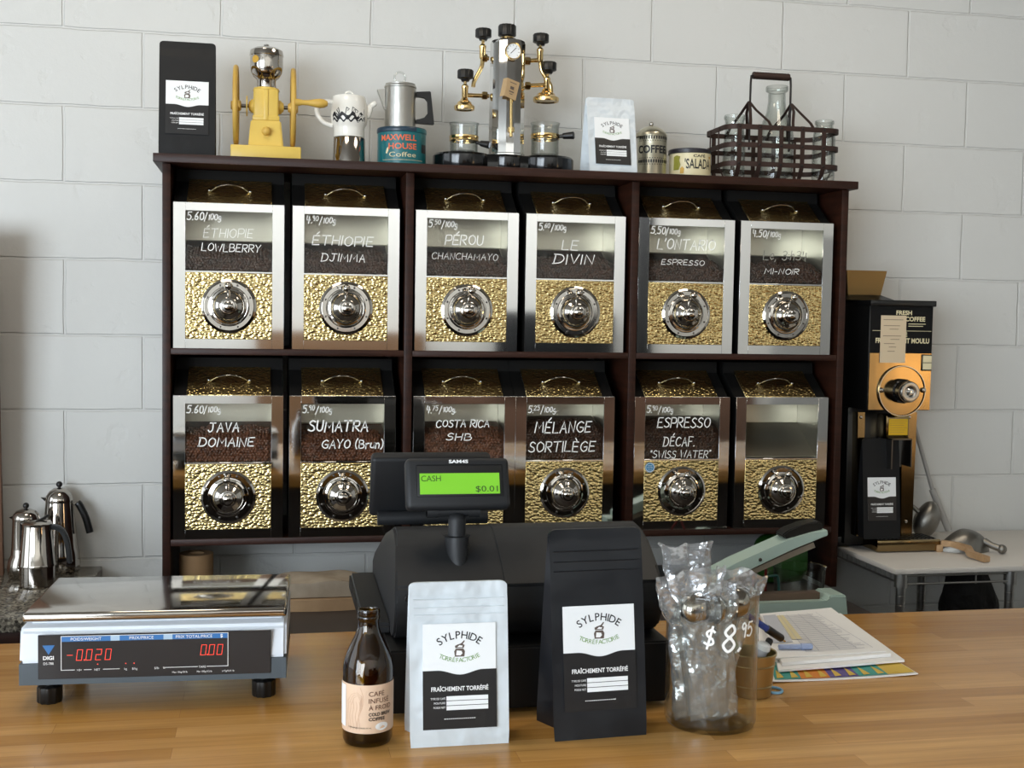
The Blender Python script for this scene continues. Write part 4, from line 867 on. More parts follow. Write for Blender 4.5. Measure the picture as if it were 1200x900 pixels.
b = NB(); lathe(b, [(0, q(288.6, 124).x), (.026, q(288.6, 124).x), (.026, q(290, 124).x), (0, q(290, 124).x)], 28, c=(0, 0, ax), axis='X'); obj('adjusting_disc', b, M['yellow'], t)
def flywheel(u, v0, v1):
    b = NB(); xw = q(u, 124).x; zc = ax; R = (q(u, v0).z-q(u, v1).z)/2-.006
    tube(b, [(xw, R*math.cos(a), zc+R*math.sin(a)) for a in [2*PI*k/40 for k in range(40)]], .0070, 12, closed=True)
    for v in b.verts: v.co.x = xw+(v.co.x-xw)*.95
    w = obj('flywheel', b, M['yellow_w'], t)
    b = NB(); lathe(b, [(0, xw-.013), (.010, xw-.013), (.014, xw-.006), (.014, xw+.010), (.010, xw+.013), (0, xw+.013)], 20, c=(0, 0, zc), axis='X'); obj('hub', b, M['yellow_w'], w)
    for k in range(5):
        a = 2*PI*k/5+.9; b = NB(); pts = [(xw, (.010+(R-.012)*f)*math.cos(a+.5*math.sin(f*PI)*.5), zc+(.010+(R-.012)*f)*math.sin(a+.5*math.sin(f*PI)*.5)) for f in (0, .25, .5, .75, 1)]
        tube(b, pts, .0045, 8); obj('spoke', b, M['yellow_w'], w)
    return w, xw, R
flywheel(276.6, 76, 169); w, xw, R = flywheel(343.4, 80.5, 172)
hz = q(365, 130).z; b = NB(); m_ = q.m; lathe(b, [(0, xw+.004), (.009, xw+.004), (.009, xw+.012), (.0065, xw+.022), (.0068, xw+.036), (.0105, xw+.055), (.0118, xw+.066), (.0105, xw+.076), (.006, xw+.084), (0, xw+.0855)], 22, c=(0, -R, ax), axis='X'); obj('crank_handle', b, M['yellow_w'], w)

q = Px(409, 189, -.20, ST); t = thing('moka_pot', 'white ceramic moka pot with black wave pattern on a steel base', 'moka pot', q.loc)
lath(q, 409, [(0, 200), (19.2, 200), (18.6, 163), (17.5, 161.5), (0, 161.5)], 'polish', 'steel_base', t)
crm = [(0, 161.4), (18.2, 161.4), (18.0, 152), (18.6, 149), (20.8, 145), (21.7, 138), (21.3, 130), (20.2, 121), (18.9, 114.5), (18.2, 113.5), (0, 113)]
bd = lath(q, 409, crm, 'ceramic', 'ceramic_body', t)
c = q(409, 113); b = NB(); tube(b, catmull([(c.x-.011, 0, c.z), (c.x-.008, 0, c.z+.009), (c.x, 0, c.z+.012), (c.x+.008, 0, c.z+.009), (c.x+.011, 0, c.z)], 4), .0025, 8); obj('lid_loop', b, M['ceramic'], t)
b = NB(); H = [q(389.5, 120), q(380, 119), q(373.5, 123), q(371, 129.5), q(373.5, 137), q(380, 144), q(389.5, 147.5)]; tube(b, catmull(H, 4), .0062, 10); obj('handle', b, M['ceramic'], t)
b = NB(); tube(b, catmull([q(428, 137), q(431.5, 131), q(434, 125), q(440.5, 120.5)], 4), [.012]*4+[.010]*4+[.0075]*4+[.0055], 12); obj('spout', b, M['ceramic'], t)
P = q.prof(409, crm)
def crf(z):
    for (r0, z0), (r1, z1) in zip(P, P[1:]):
        if z0 <= z <= z1 and z1 > z0: return r0+(r1-r0)*(z-z0)/(z1-z0)
    return P[5][0]
g = wrap(P[5][0], c.x, 0, .0007, crf); zt, zl = q(409, 129).z, q(409, 144).z; zm = (zt+zl)/2
b = NB(); n = 60
for (off, amp, th, fr) in ((0, .0055, .0075, 1.0), (-.009, .004, .004, 1.3)):
    pts = [Vector((-.052+.104*i/n, zm-.006+off+amp*math.sin(i*.42*fr))) for i in range(n+1)]; up = [g(p.x, p.y+th*(.5+.5*abs(math.sin(i*.31)))) for i, p in enumerate(pts)]; dn = [g(p.x, p.y-th*.5) for p in pts]
    U = [b.verts.new(p) for p in up]; D = [b.verts.new(p) for p in dn]
    for i in range(n): b.faces.new((D[i], D[i+1], U[i+1], U[i]))
for x, z, fl in ((-.012, .016, .012), (.004, .017, .014), (.012, .012, .010), (.040, .014, .012)):
    ribbon(b, [Vector((x, zm-.002)), Vector((x+.003, zm+z))], .0016, g); ribbon(b, [Vector((x+.003, zm+z)), Vector((x+.010, zm+z-.004)), Vector((x+.006, zm+z-.008))], .0018, g)
ribbon(b, [Vector(p)+Vector((-.040, zm)) for p in [(.004, -.014), (.010, -.006), (.002, .002), (-.004, -.004), (.004, -.009), (.012, .004), (.008, .016), (.003, .010), (.012, -.002)]], .0022, g)
obj('wave_pattern', b, M['ink'], bd, smooth=False)

q = Px(470.4, 192, -.20, ST); t = thing('coffee_can', 'round teal coffee can with red lettering under the aluminium percolator', 'can', q.loc)
lath(q, 470.4, [(0, 205), (28.3, 205), (28.3, 158), (28.9, 157.5), (28.9, 153), (28.2, 152), (27, 152.2), (26.8, 153), (0, 153)], 'teal', 'tin', t)
R = 28.3*q.m; zt = q(470, 152.6).z; b = NB(); lathe(b, [(R*1.004, q(470, 158).z), (R*1.024, q(470, 157.2).z), (R*1.024, q(470, 153).z), (R*1.0, q(470, 151.8).z)], 48); obj('rim_band', b, M['navy'], t)
g = wrap(R, 0, 0, .0009); b = NB(); z1 = q(470, 168).z
text(b, 'MAXWELL', -.0165, z1, .0150, bold=.025, width=.100, fn=g); text(b, 'HOUSE', -.004, q(470, 178).z, .0150, bold=.025, width=.076, fn=g); obj('red_lettering', b, M['orange'], t, smooth=False)
b = NB(); text(b, 'Coffee', -.004, q(470, 187).z, .0125, bold=.0, width=.072, fn=g); polyf(b, [(-.051, q(470, 180).z-.006), (-.047, q(470, 180).z+.006), (-.043, q(470, 180).z+.010), (-.042, q(470, 180).z), (-.046, q(470, 180).z-.008)], g)
obj('white_lettering', b, M['cream'], t, smooth=False)
b = NB(); ribbon(b, [Vector((-.060+.004*i, q(470, 190.5).z)) for i in range(30)], .0010, g); obj('white_line', b, M['cream'], t, smooth=False)
b = NB(); patch(b, .052, .076, q(470, 181).z, q(470, 171).z, g, 6, 1); o = obj('black_patch', b, M['ink'], t, smooth=False)
CANZ = zt
q = Px(468.7, 152, -.20, ST+CANZ); t = thing('percolator', 'aluminium percolator with black handle standing on the teal can', 'percolator', q.loc)
q.z0 = ST+CANZ; d0 = q(468.7, 151.5).z
lath(q, 468.7, [(0, 153), (18.2, 153), (18.2, 104), (18.8, 103.5), (18.8, 102), (17.6, 100.5), (17.6, 99), (15, 98.2), (6, 97.4), (0, 97.3)], 'brush', 'pot', t)
k = q(468.7, 91); b = NB(); tube(b, [(k.x+6.3*q.m*math.cos(a), 0, k.z+6.3*q.m*math.sin(a)) for a in [2*PI*i/28 for i in range(28)]], .0024, 8, closed=True); obj('glass_knob', b, M['glass'], t)
b = NB(); prism(b, [(q(451, 105).x, q(451, 105).z), (q(442, 105.5).x, q(442, 105.5).z), (q(451, 130).x, q(451, 130).z)], -.011, .011); obj('spout', b, M['brush'], t)
b = NB(); pl = [q(u, v) for u, v in ((487, 108), (504.5, 107.5), (508.5, 146.5), (487, 145), (487, 140.5), (497, 139), (502, 133), (501.5, 119), (498, 114.5), (487, 114))]; prism(b, [(p.x, p.z) for p in pl], -.008, .008); bmesh.ops.bevel(b, geom=list(b.edges), offset=.0015, segments=2, affect='EDGES'); obj('handle', b, M['black'], t)

# espresso column machine
q = Px(593, 196, -.20, ST); t = thing('espresso_machine', 'chrome column espresso machine with brass taps and black knobs on the shelf', 'espresso machine', q.loc)
zb = q(593, 183.5).z
b = NB()
def lobe(u, r, seg=48): lathe(b, [(0, 0), (r, 0), (r+.002, .004), (r+.002, zb-.006), (r-.003, zb), (0, zb)], seg, c=(q(u, 190).x, 0, 0))
lobe(593, .052); lobe(541, .075); lobe(640, .072); box(b, q(541, 190).x, q(640, 190).x, -.045, .045, 0, zb-.001, .002)
obj('base', b, M['black_g'], t)
r = 20.5*q.m; zt = q(593, 51).z
b = NB(); lathe(b, [(0, zb), (r*1.05, zb), (r*1.05, zb+.004), (r, zb+.006), (r, zt-.004), (r*.94, zt+.004), (r*.62, zt+.010), (r*.45, zt+.012), (0, zt+.012)], 14); col = obj('column', b, M['chrome'], t, angle=20)
b = NB(); z2 = q(594, 47.5).z; lathe(b, [(.019, zt+.008), (.019, z2), (.0165, z2+.002), (.0165, q(594, 43.5).z), (0, q(594, 43.5).z)], 28, c=(q(594.5, 50).x, 0, 0)); obj('brass_collar', b, M['brass'], t)
def knob(u, v0, v1, rp, par, seg=36):
    b = NB(); c = q(u, v0); z1, z0 = q(u, v0).z, q(u, v1).z; h = z1-z0; r = rp*q.m
    lathe(b, [(0, z0-.006), (r*.45, z0-.006), (r*.6, z0), (r, z0+h*.12), (r, z1-h*.1), (r*.9, z1), (0, z1)], seg, c=(c.x, 0, 0))
    for v in b.verts:
        dx, dy = v.co.x-c.x, v.co.y; rr = math.hypot(dx, dy)
        if rr > r*.8 and (round(math.atan2(dy, dx)/(2*PI)*seg) % 3) == 0: v.co.x = c.x+dx*.93; v.co.y = dy*.93
    obj('knob', b, M['black'], par)
knob(594.4, 29.5, 44, 10.3, t)
def tap(uk, vk0, vk1, stem, arm_v, tube_pts=None, bell=None):
    """a brass tap: knob, stem, side arm to the column and either a swan tube or a bell-shaped group"""
    u = stem[0]; b = NB(); A = q(u, stem[1]); B = q(u, stem[2])
    tube(b, [q(uk, vk1-1), A], .0042, 12); lathe(b, [(0, B.z-.003), (.0065, B.z-.003), (.0085, B.z), (.0085, A.z-.012), (.0095, A.z-.010), (.0095, A.z-.004), (.006, A.z), (0, A.z)], 18, c=(A.x, 0, 0))
    o = obj('tap', b, M['brass'], t)
    knob(uk, vk0, vk1, 9.2, o)
    b = NB(); s = 1 if u < 593 else -1; E = q(593-s*20, arm_v); Bz = q(u, arm_v-1).z
    tube(b, [(A.x, 0, Bz), (E.x, 0, E.z)], .0058, 12)
    xa = E.x-s*.012; lathe(b, [(0, xa-.007), (.0105, xa-.007), (.0115, xa-.003), (.0115, xa+.003), (.0105, xa+.007), (0, xa+.007)], 6, c=(0, 0, E.z), axis='X'); obj('arm', b, M['brass'], o)
    if tube_pts: b = NB(); tube(b, catmull([q(*p) for p in tube_pts], 5), .0058, 12); obj('steam_tube', b, M['brass'], o)
    if bell:
        ub, v0, v1, rp = bell; c = q(ub, v0); z0, z1 = q(ub, v1).z, q(ub, v0).z; h = z1-z0; r = rp*q.m
        b = NB(); lathe(b, [(0, z0+.003), (r*.82, z0+.002), (r*.86, z0), (r*.97, z0), (r, z0+h*.12), (r, z0+h*.3), (r*.93, z0+h*.36), (r*.72, z0+h*.5), (r*.68, z0+h*.62), (r*.42, z0+h*.78), (r*.28, z0+h), (0, z0+h)], 36, c=(c.x, 0, 0)); obj('group_head', b, M['brass'], o)
tap(566.5, 34, 45, (565.7, 52, 68), 68.5, [(565.5, 67), (564.5, 78), (559, 89), (555.5, 96), (554.5, 102)])
tap(545.5, 82, 93, (545, 99, 114), 112.5, None, (544.4, 114.5, 129, 11.7))
tap(634, 40, 51, (633, 56, 72), 71.5, [(633, 70), (634.5, 82), (640, 92), (645, 100), (646, 109)])
tap(643, 73, 84, (641, 90, 104), 100.5, None, (640, 104.5, 119.5, 15))
g0 = q(601, 60.5, -.046); gr = 9.4*q.m
b = NB(); lathe(b, [(0, -.004), (gr, -.004), (gr*1.04, .004), (gr, .010), (gr*.88, .0105), (gr*.86, .007)], 36, c=g0, axis='Y'); ga = obj('gauge', b, M['brass'], t)
b = NB(); lathe(b, [(0, .0072), (gr*.87, .0072)], 36, c=g0, axis='Y'); obj('dial_face', b, M['label_w'], ga)
b = NB(); D = g0+Vector((0, -.0078, 0)); strap(b, [D+Vector((-.007, 0, -.006)), D+Vector((.008, 0, .009))], (0, 1, 0), .0006, .0016)
for k in range(9):
    a = math.radians(225-33.75*k); strap(b, [D+Vector((gr*.62*math.cos(a), 0, gr*.62*math.sin(a))), D+Vector((gr*.76*math.cos(a), 0, gr*.76*math.sin(a)))], (0, 1, 0), .0006, .0010)
obj('dial_marks', b, M['ink'], ga)
b = NB(); c = q(599, 112, -.050); c2 = q(599, 160, -.050); tube(b, [c, c2], .0038, 10); lathe(b, [(0, 0), (.009, 0), (.009, .012), (0, .012)], 16, c=(c2.x, -.050, q(599, 158).z)); 
for v in (112, 160): z = q(599, v).z; tube(b, [(c.x, -.050, z), (c.x, -.036, z)], .003, 8)
obj('sight_tube', b, M['brass'], t)
def tag_face(pts, dy): return [q(u, v, dy) for u, v in pts]
b = NB()
A_ = [q(590, 92, -.052), q(595, 91, -.066), q(591, 112, -.066), q(585.5, 113, -.052)]; B_ = [q(595, 91, -.066), q(609, 97, -.054), q(604, 118, -.054), q(591, 112, -.066)]
for P4 in (A_, B_):
    f0 = [b.verts.new(p) for p in P4]; f1 = [b.verts.new(p+Vector((.0004, .0012, 0))) for p in P4]; b.faces.new(f0); b.faces.new(f1[::-1])
    for i in range(4): b.faces.new((f0[i], f0[(i+1) % 4], f1[(i+1) % 4], f1[i]))
tg = obj('hang_tag', b, M['card'], t, smooth=False)
b = NB(); fx = lambda x, z: B_[0]+(B_[1]-B_[0])*x+(B_[3]-B_[0])*z+Vector((-.0003, -.0008, 0))
for (x0, x1, z0, z1) in ((.25, .8, .14, .18), (.35, .65, .36, .52), (.3, .7, .62, .68), (.38, .62, .76, .80)): polyf(b, [(x0, z0), (x1, z0), (x1, z1), (x0, z1)], fx)
obj('tag_print', b, M['sack'], tg, smooth=False)
def cup(u, v0, v1, rp, ringv, handle, label):
    c = q(u, v0); z0 = q(u, v1).z; z1 = q(u, v0).z; r = rp*q.m; t2 = thing('glass_cup', label, 'cup', (q.x+c.x, q.Y, ST+zb), group='glass cups of the espresso machine'); h = z1-zb-.0015
    b = NB(); lathe(b, [(0, .0015), (r*.9, .0015), (r, .006), (r, h*.9), (r*1.08, h), (r*1.04, h), (r*.955, h*.9), (r*.955, .009), (0, .007)], 36); obj('glass', b, M['glass'], t2)
    zr = q(u, ringv).z-zb; b = NB(); lathe(b, [(r*1.0, zr-.008), (r*1.05, zr-.007), (r*1.05, zr-.003), (r*1.02, zr-.0015), (r*1.05, zr+.001), (r*1.05, zr+.006), (r*1.0, zr+.007)], 36); obj('brass_ring', b, M['brass'], t2)
    P = [q(uu, vv, dy)-Vector((c.x, 0, zb)) for uu, vv, dy in handle]; b = NB(); tube(b, [P[0], P[0]+(P[1]-P[0])*.3, P[0]+(P[1]-P[0])*.34, P[1]-(P[1]-P[0])*.05, P[1]], [.0045, .005, .0078, .0105, .008], 14); obj('cup_handle', b, M['black'], t2)
cup(544, 144, 184, 16, 162.5, ((558, 167, -.02), (574, 170, -.04)), 'glass cup with brass ring at the left of the espresso column')
cup(639, 144, 184, 16, 160.5, ((653, 160, -.01), (673, 158.5, -.03)), 'glass cup with brass ring at the right of the espresso column')

q = Px(763.3, 203, -.22, ST); t = thing('coffee_tin', 'pierced metal tin lettered COFFEE with a domed lid', 'tin', q.loc)
lath(q, 763.3, [(0, 212), (16.3, 212), (16.8, 205), (16.2, 203.5), (16.3, 159), (0, 159)], 'pewter', 'tin_body', t)
ld = lath(q, 763.3, [(16.4, 161.5), (17.2, 161), (17.2, 157.5), (16.5, 156.2), (13, 152.5), (8, 149.3), (3, 148.2), (1.2, 148), (1.2, 147.4), (0, 147.3)], 'pewter', 'lid', t); k = q(763.3, 145.6); b = NB(); sphere(b, (k.x, 0, k.z), 2.6*q.m); obj('lid_knob', b, M['steel'], ld)
g = wrap(16.3*q.m, 0, 0, .0006); b = NB()
for zc_ in (q(763, 163).z, q(763, 190.5).z):
    for k in range(-8, 9):
        for dz_, hh, ww in ((0, .0052, .0021), (.0085, .0012, .0014), (-.0085, .0012, .0014)): polyf(b, [(k*.0068+(.0034 if dz_ else 0)+ww*math.cos(2*PI*i/10), zc_+dz_+hh*math.sin(2*PI*i/10)) for i in range(10)], g)
obj('pierced_slots', b, M['ink'], t, smooth=False); t.children[-1]['kind'] = 'stuff'
b = NB(); text(b, 'COFFEE', -.011, q(763, 181).z, .0205, bold=.03, width=.088, fn=g); obj('black_lettering', b, M['ink'], t, smooth=False)

q = Px(808, 204, -.21, ST); t = thing('coffee_tin', 'low round cream tin with dark lid lettered CAFÉ SALADA', 'tin', q.loc)
lath(q, 808, [(0, 212), (23, 212), (23, 181.5), (0, 181.5)], 'cream', 'tin_body', t)
lath(q, 808, [(23.1, 182), (23.6, 181.4), (23.6, 177.3), (22.8, 176.4), (21.5, 176.6), (0, 177)], 'darklid', 'lid', t)
g = wrap(23*q.m, 0, 0, .0006); b = NB(); text(b, 'CAFÉ', .008, q(808, 187).z, .0072, width=.036, bold=.02, fn=g); text(b, "'SALADA", .007, q(808, 200).z, .0265, width=.080, bold=.015, fn=g); obj('black_lettering', b, M['ink'], t, smooth=False)
b = NB(); zc_ = q(808, 193).z
polyf(b, [(-.068, zc_-.02), (-.050, zc_-.02), (-.045, zc_-.006), (-.049, zc_+.006), (-.046, zc_+.016), (-.058, zc_+.02), (-.068, zc_+.016)], g); obj('green_print', b, M['olive'], t, smooth=False)
b = NB(); polyf(b, [(-.046, zc_-.030), (-.036, zc_-.030), (-.034, zc_-.017), (-.040, zc_-.011), (-.046, zc_-.016)], g); polyf(b, [(.042, zc_+.012), (.052, zc_+.013), (.052, zc_+.018), (.042, zc_+.018)], g); obj('gold_print', b, M['gold_t'], t, smooth=False)

# iron bottle carrier with three bottles
q = Px(915, 206, -.205, ST); t = thing('bottle_carrier', 'dark iron strap basket with wooden grip holding three glass bottles', 'basket', q.loc)
yf, yb = -.30, -.11
xl, xr = at(853, 170, yf).x-q.x, at(987, 170, yf).x-q.x; fy, by = yf-q.Y, yb-q.Y
def loop_(x0, x1, y0, y1, r, z, n=6):
    P = []
    for cx_, cy_, a0 in ((x1-r, y0+r, -90), (x1-r, y1-r, 0), (x0+r, y1-r, 90), (x0+r, y0+r, 180)):
        for i in range(n+1): a = math.radians(a0+90*i/n); P.append((cx_+r*math.cos(a), cy_+r*math.sin(a), z))
    return P
zs = [at(920, v, yf).z-ST for v in (150.5, 171.5, 193.5)]
for z in zs: b = NB(); strap(b, loop_(xl, xr, fy, by, .035, z), (0, 0, 1), .0135, .0025, closed=True); obj('band', b, M['rust'], t)
xs = [at(u, 170, yf).x-q.x for u in (866, 890, 915, 940, 965)]
for i, x in enumerate(xs):
    b = NB(); P = [(x, fy-.0025, zs[0]+.007), (x, fy-.0025, zs[2]), (x, fy+.004, zs[2]-.014), (x, fy+.02, .003), (x, by-.02, .003), (x, by-.004, zs[2]-.014), (x, by+.0025, zs[2]), (x, by+.0025, zs[0]+.007)]
    strap(b, P, (1, 0, 0), .012, .0025); s = obj('upright_strap', b, M['rust'], t)
    b = NB()
    for z in zs: sphere(b, (x, fy-.004, z), .0035, sy=.6, u=10, v=8)
    obj('rivets', b, M['wire'], s)
for s, x in ((-1, xl-.002), (1, xr+.002)):
    for y in ((fy+by)/2-.03, (fy+by)/2+.035): b = NB(); strap(b, [(x, y, zs[0]+.004), (x, y, zs[2]), (x-s*.02, y, .005), (x-s*.05, y, .0028)], (0, 1, 0), .006, .002); obj('end_strap', b, M['rust'], t)
my = (fy+by)/2; gx0, gx1 = at(880, 90, q.Y+my).x-q.x, at(927, 90, q.Y+my).x-q.x; gz = at(903, 89.5, q.Y+my).z-ST
b = NB(); tube(b, catmull([(gx0, my, zs[1]), (gx0, my, gz-.02), (gx0+.006, my, gz-.002), (gx0+.016, my, gz)], 3), .0032, 8); tube(b, catmull([(gx1, my, zs[1]), (gx1, my, gz-.02), (gx1-.006, my, gz-.002), (gx1-.016, my, gz)], 3), .0032, 8); hw_ = obj('handle_wire', b, M['wire'], t)
b = NB(); prf_ = [(0, gx0+.006)]+[((.0105 if k % 2 else .0096), gx0+.006+(gx1-gx0-.012)*k/26) for k in range(27)]+[(0, gx1-.006)]; lathe(b, prf_, 20, c=(0, my, gz), axis='X'); obj('grip', b, M['rust'], t)
zt_ = at(880, 119, q.Y+my).z-ST
for s, gx in ((-1, gx0), (1, gx1)):
    for dy_, dx_ in ((fy, -s*.030), (by, -s*.030), (fy, s*.035), (by, s*.035)):
        b = NB(); strap(b, [(gx+s*.003, my, zt_), (gx+s*.004+dx_*.25, my+(dy_-my)*.35, zt_-.028), (gx+dx_*.8, my+(dy_-my)*.8, zs[0]+.02), (gx+dx_, dy_+(.003 if dy_ < my else -.003), zs[0]-.004)], (1, 0, 0), .008, .002); obj('brace', b, M['rust'], t)
def bottle(u, Y, prof, label):
    p = Px(u, 200, Y, ST); t2 = thing('glass_bottle', label, 'bottle', (p.x, Y, ST+.0045), group='glass bottles in the iron carrier'); P = [(r*p.m, max(0, at(u, v, Y).z-ST-.0045)) for r, v in prof]
    b = NB(); inner = [(max(0, r-.0028), z) for r, z in P[2:-1]][::-1]; lathe(b, [(0, .0)]+P[1:]+inner+[(0, .006)], 36); obj('glass', b, M['glass'], t2)
bottle(859.5, -.20, [(0, 214), (11.5, 214), (12.3, 205), (12.3, 175), (11.0, 160), (10.3, 150), (10.6, 142), (11.8, 139.5), (11.8, 136.5), (11.0, 135)], 'small glass bottle with a wide lip at the left in the iron carrier')
bottle(908, -.157, [(0, 214), (18.9, 214), (19.6, 206), (19.6, 163), (18.6, 155), (15, 143), (11, 132), (9.5, 120), (9.4, 109), (12.2, 107), (12.4, 103), (12, 101.5), (11, 101)], 'tall glass carafe bottle in the middle of the iron carrier')
bottle(964.5, -.262, [(0, 214), (11.8, 214), (12.4, 206), (12.4, 165), (11.4, 156), (9.5, 150), (9.3, 147), (10.4, 145.5), (10.4, 142.5), (9.5, 141.5)], 'small glass bottle at the right in the iron carrier')

# ------------------------------------------------------------------ moka pots on the granite
def base_y(u, v, z): return atz(u, v, z).y
Yc = base_y(44, 689.5, ZG)+.033
q = Px(44, 689, Yc, ZG); t = thing('moka_pot', 'squat steel moka pot with flat lid and curved black handle on the granite', 'moka pot', q.loc)
m_ = q.m; H = lambda v: max(0, at(44, v, Yc).z-ZG)
b = NB(); lathe(b, [(0, 0), (20*m_, 0), (21.3*m_, .003), (21.0*m_, H(662)), (0, H(662))], 48); obj('boiler', b, M['polish'], t)
b = NB(); lathe(b, [(22*m_, H(662.5)), (22.3*m_, H(661)), (21.5*m_, H(659.5)), (17.2*m_, H(618)), (16.9*m_, H(615)), (0, H(614))], 48); ub = obj('upper_pot', b, M['polish'], t)
b = NB(); lathe(b, [(17.6*m_, H(615.5)), (17.8*m_, H(613.5)), (15*m_, H(611)), (0, H(609.5))], 40); ld = obj('lid', b, M['polish'], t)
b = NB(); strap(b, [(-.004, -.012, H(611.5)), (.010, 0, H(609)), (.026, .008, H(604.5))], (0, 1, 0), .014, .006); obj('lid_lever', b, M['black'], ld)
b = NB(); pts = [q(54, 619), q(62, 617), q(71, 620), q(77, 629), q(80, 642), q(82, 660)]; C_ = catmull(pts, 4); n = len(C_); strap(b, C_, (0, 1, 0), .017, .013); bmesh.ops.bevel(b, geom=list(b.edges), offset=.003, segments=2, affect='EDGES'); obj('handle', b, M['black'], t)
b = NB(); v_ = q(26, 616); prism(b, [(-17.2*m_, H(622)), (-19.5*m_, H(612.5)), (-16*m_, H(614))], -.006, .006); obj('spout', b, M['polish'], t)
def tall_pot(u, v_base, Yc, pr, label, knob_v, handle=None, spout=None):
    q = Px(u, v_base, Yc, ZG); t = thing('moka_pot', label, 'moka pot', q.loc); m_ = q.m; H = lambda v: max(0, at(u, v, Yc).z-ZG)
    body, dome = pr
    b = NB(); lathe(b, [(0, 0), (body[0][0]*m_*.92, 0)]+[(r*m_, H(v)) for r, v in body], 48); obj('pot_body', b, M['polish'], t)
    b = NB(); lathe(b, [(r*m_, H(v)) for r, v in dome], 48); ld = obj('domed_lid', b, M['polish'], t)
    b = NB(); z = H(knob_v); sphere(b, (0, 0, z), 3.8*m_); tube(b, [(0, 0, z-.014), (0, 0, z)], .0035, 10); obj('lid_knob', b, M['black'], ld)
    if spout: b = NB(); A, B, C3 = [q(*p) for p in spout]; prism(b, [(A.x, A.z), (B.x, B.z), (C3.x, C3.z)], -.007, .007); obj('spout', b, M['polish'], t)
    if handle:
        b = NB(); P = [q(*p, dy) for p, dy in handle[1]]; tube(b, catmull(P, 4), [.0075]*1+[.0095]*(4*(len(P)-1)), 14); hh = obj('handle', b, M['black'], t)
        b = NB()
        for dy in (-.007, .007): tube(b, [q(*handle[0][0], dy), q(*handle[0][1], dy)], .0018, 8)
        obj('handle_bracket', b, M['polish'], hh)
tall_pot(70, 672, base_y(70, 672, ZG)+.036, ([(23.5, 668), (24.5, 660), (23.5, 648), (21.5, 640), (20.5, 628), (16.2, 588)], [(16.2, 588), (16.6, 586.5), (15.5, 581), (12, 575.5), (6.5, 572), (0, 571)]), 'tall domed steel moka pot with straight black handle beside the wall', 567.5,
         (((82, 596), (90, 588.5)), [((90.5, 588), 0), ((95.5, 596), 0), ((101, 608), 0), ((105.5, 624), 0)]), ((55.5, 589), (48, 582.5), (55.5, 583)))
tall_pot(31, 674, base_y(31, 680, ZG)+.040, ([(21.5, 672), (22.5, 664), (21, 655), (18, 650), (17.3, 640), (16.0, 609)], [(16.0, 609), (16.4, 607.5), (15, 602.5), (11.5, 598.5), (6, 596.4), (0, 596)]), 'domed steel moka pot with round black knob at far left, half hidden', 592.5, None, ((16.5, 609), (11, 606), (16.5, 604)))

# ------------------------------------------------------------------ right: wire table and shop grinder
ZT = .845
p0 = atz(1049, 667, ZT); TX, TY = p0.x, p0.y
t = thing('wire_table', 'chrome wire rack table with white top board under the shop grinder', 'table', (TX+.35, TY/2, 0))
ox, oy = -(TX+.35), -TY/2
obj('top_board', box(NB(), TX+ox, TX+.75+ox, TY+oy, -.03+oy, ZT-.016, ZT, .004), M['slab'], t)
def post(x, y): 
    b = NB(); P = [(0, 0), (.0125, 0)]
    z = .03
    while z < ZT-.03: P += [(.0125, z), (.0113, z+.001), (.0113, z+.003), (.0125, z+.004)]; z += .0254
    lathe(b, P+[(.0125, ZT-.0175), (0, ZT-.0175)], 20, c=(x+ox, y+oy, 0)); l = obj('leg', b, M['rack'], t)
    b = NB(); lathe(b, [(.013, ZT-.055), (.0175, ZT-.055), (.0165, ZT-.0175), (.0125, ZT-.0175)], 24, c=(x+ox, y+oy, 0)); obj('collar', b, M['rack'], l)
ly0 = TY+.03; x1_ = at(1055, 700, ly0).x; x2_ = at(1183, 690, ly0).x; x3_ = at(1077, 700, -.06).x
post(x1_, ly0); post(x2_, ly0); post(x3_, -.07)
b = NB()
for z in (ZT-.024, ZT-.046): tube(b, [(x1_+ox, ly0+oy-.008, z), (x2_+ox, ly0+oy-.008, z)], .003, 8); tube(b, [(x1_+ox, ly0+oy, z), (x1_+ox, -.05+oy, z)], .003, 8)
for k in range(1, 3): x = x1_+(x2_-x1_)*k/3; tube(b, [(x+ox, ly0+oy-.008, ZT-.050), (x+ox, ly0+oy-.008, ZT-.020), (x+ox-.01, ly0+oy+.03, ZT-.0195)], .0022, 8)
for k in range(17): y = ly0+.025+.028*k; tube(b, [(x1_+ox, y+oy, ZT-.046), (x1_+ox, y+oy, ZT-.024), (x1_+ox+.02, y+oy, ZT-.0195)], .0018, 6)
obj('wire_frame', b, M['rack'], t)
# grinder
GY = -.335
q = Px(1055, 640, GY, ZT); t = thing('shop_grinder', 'tall black and bronze shop coffee grinder with a dial on the white board', 'coffee grinder', q.loc)
hx0, hx1 = q(1018, 400).x, q(1092.5, 400).x; hz0, hz1 = q(1055, 481).z, q(1055, 352).z
def at_q(u, v, dy=0): return q(u, v, dy)
hd = obj('head', box(NB(), hx0, hx1, 0, .315, hz0, hz1-.006, .002), M['enamel'], t)
obj('head_cap', box(NB(), hx0-.002, hx1+.004, -.010, .317, hz1-.016, hz1, .002), M['enamel'], hd)
zs_ = q(1055, 414).z; fp = obj('front_plate', box(NB(), hx0+.004, hx1-.002, -.002, .001, hz0+.002, zs_), M['bronze'], hd)
b = NB(); box(b, hx0+.004, hx1-.002, -.002, .001, zs_, hz1-.018); sg = obj('sign_plate', b, M['signblack'], hd)
b = NB(); T_ = lambda s, u, v, hp, wp, al='C', bo=.03: text(b, s, q(u, v).x, q(u, v).z, hp*q.m, al, bold=bo, width=wp*q.m, y=-.0026)
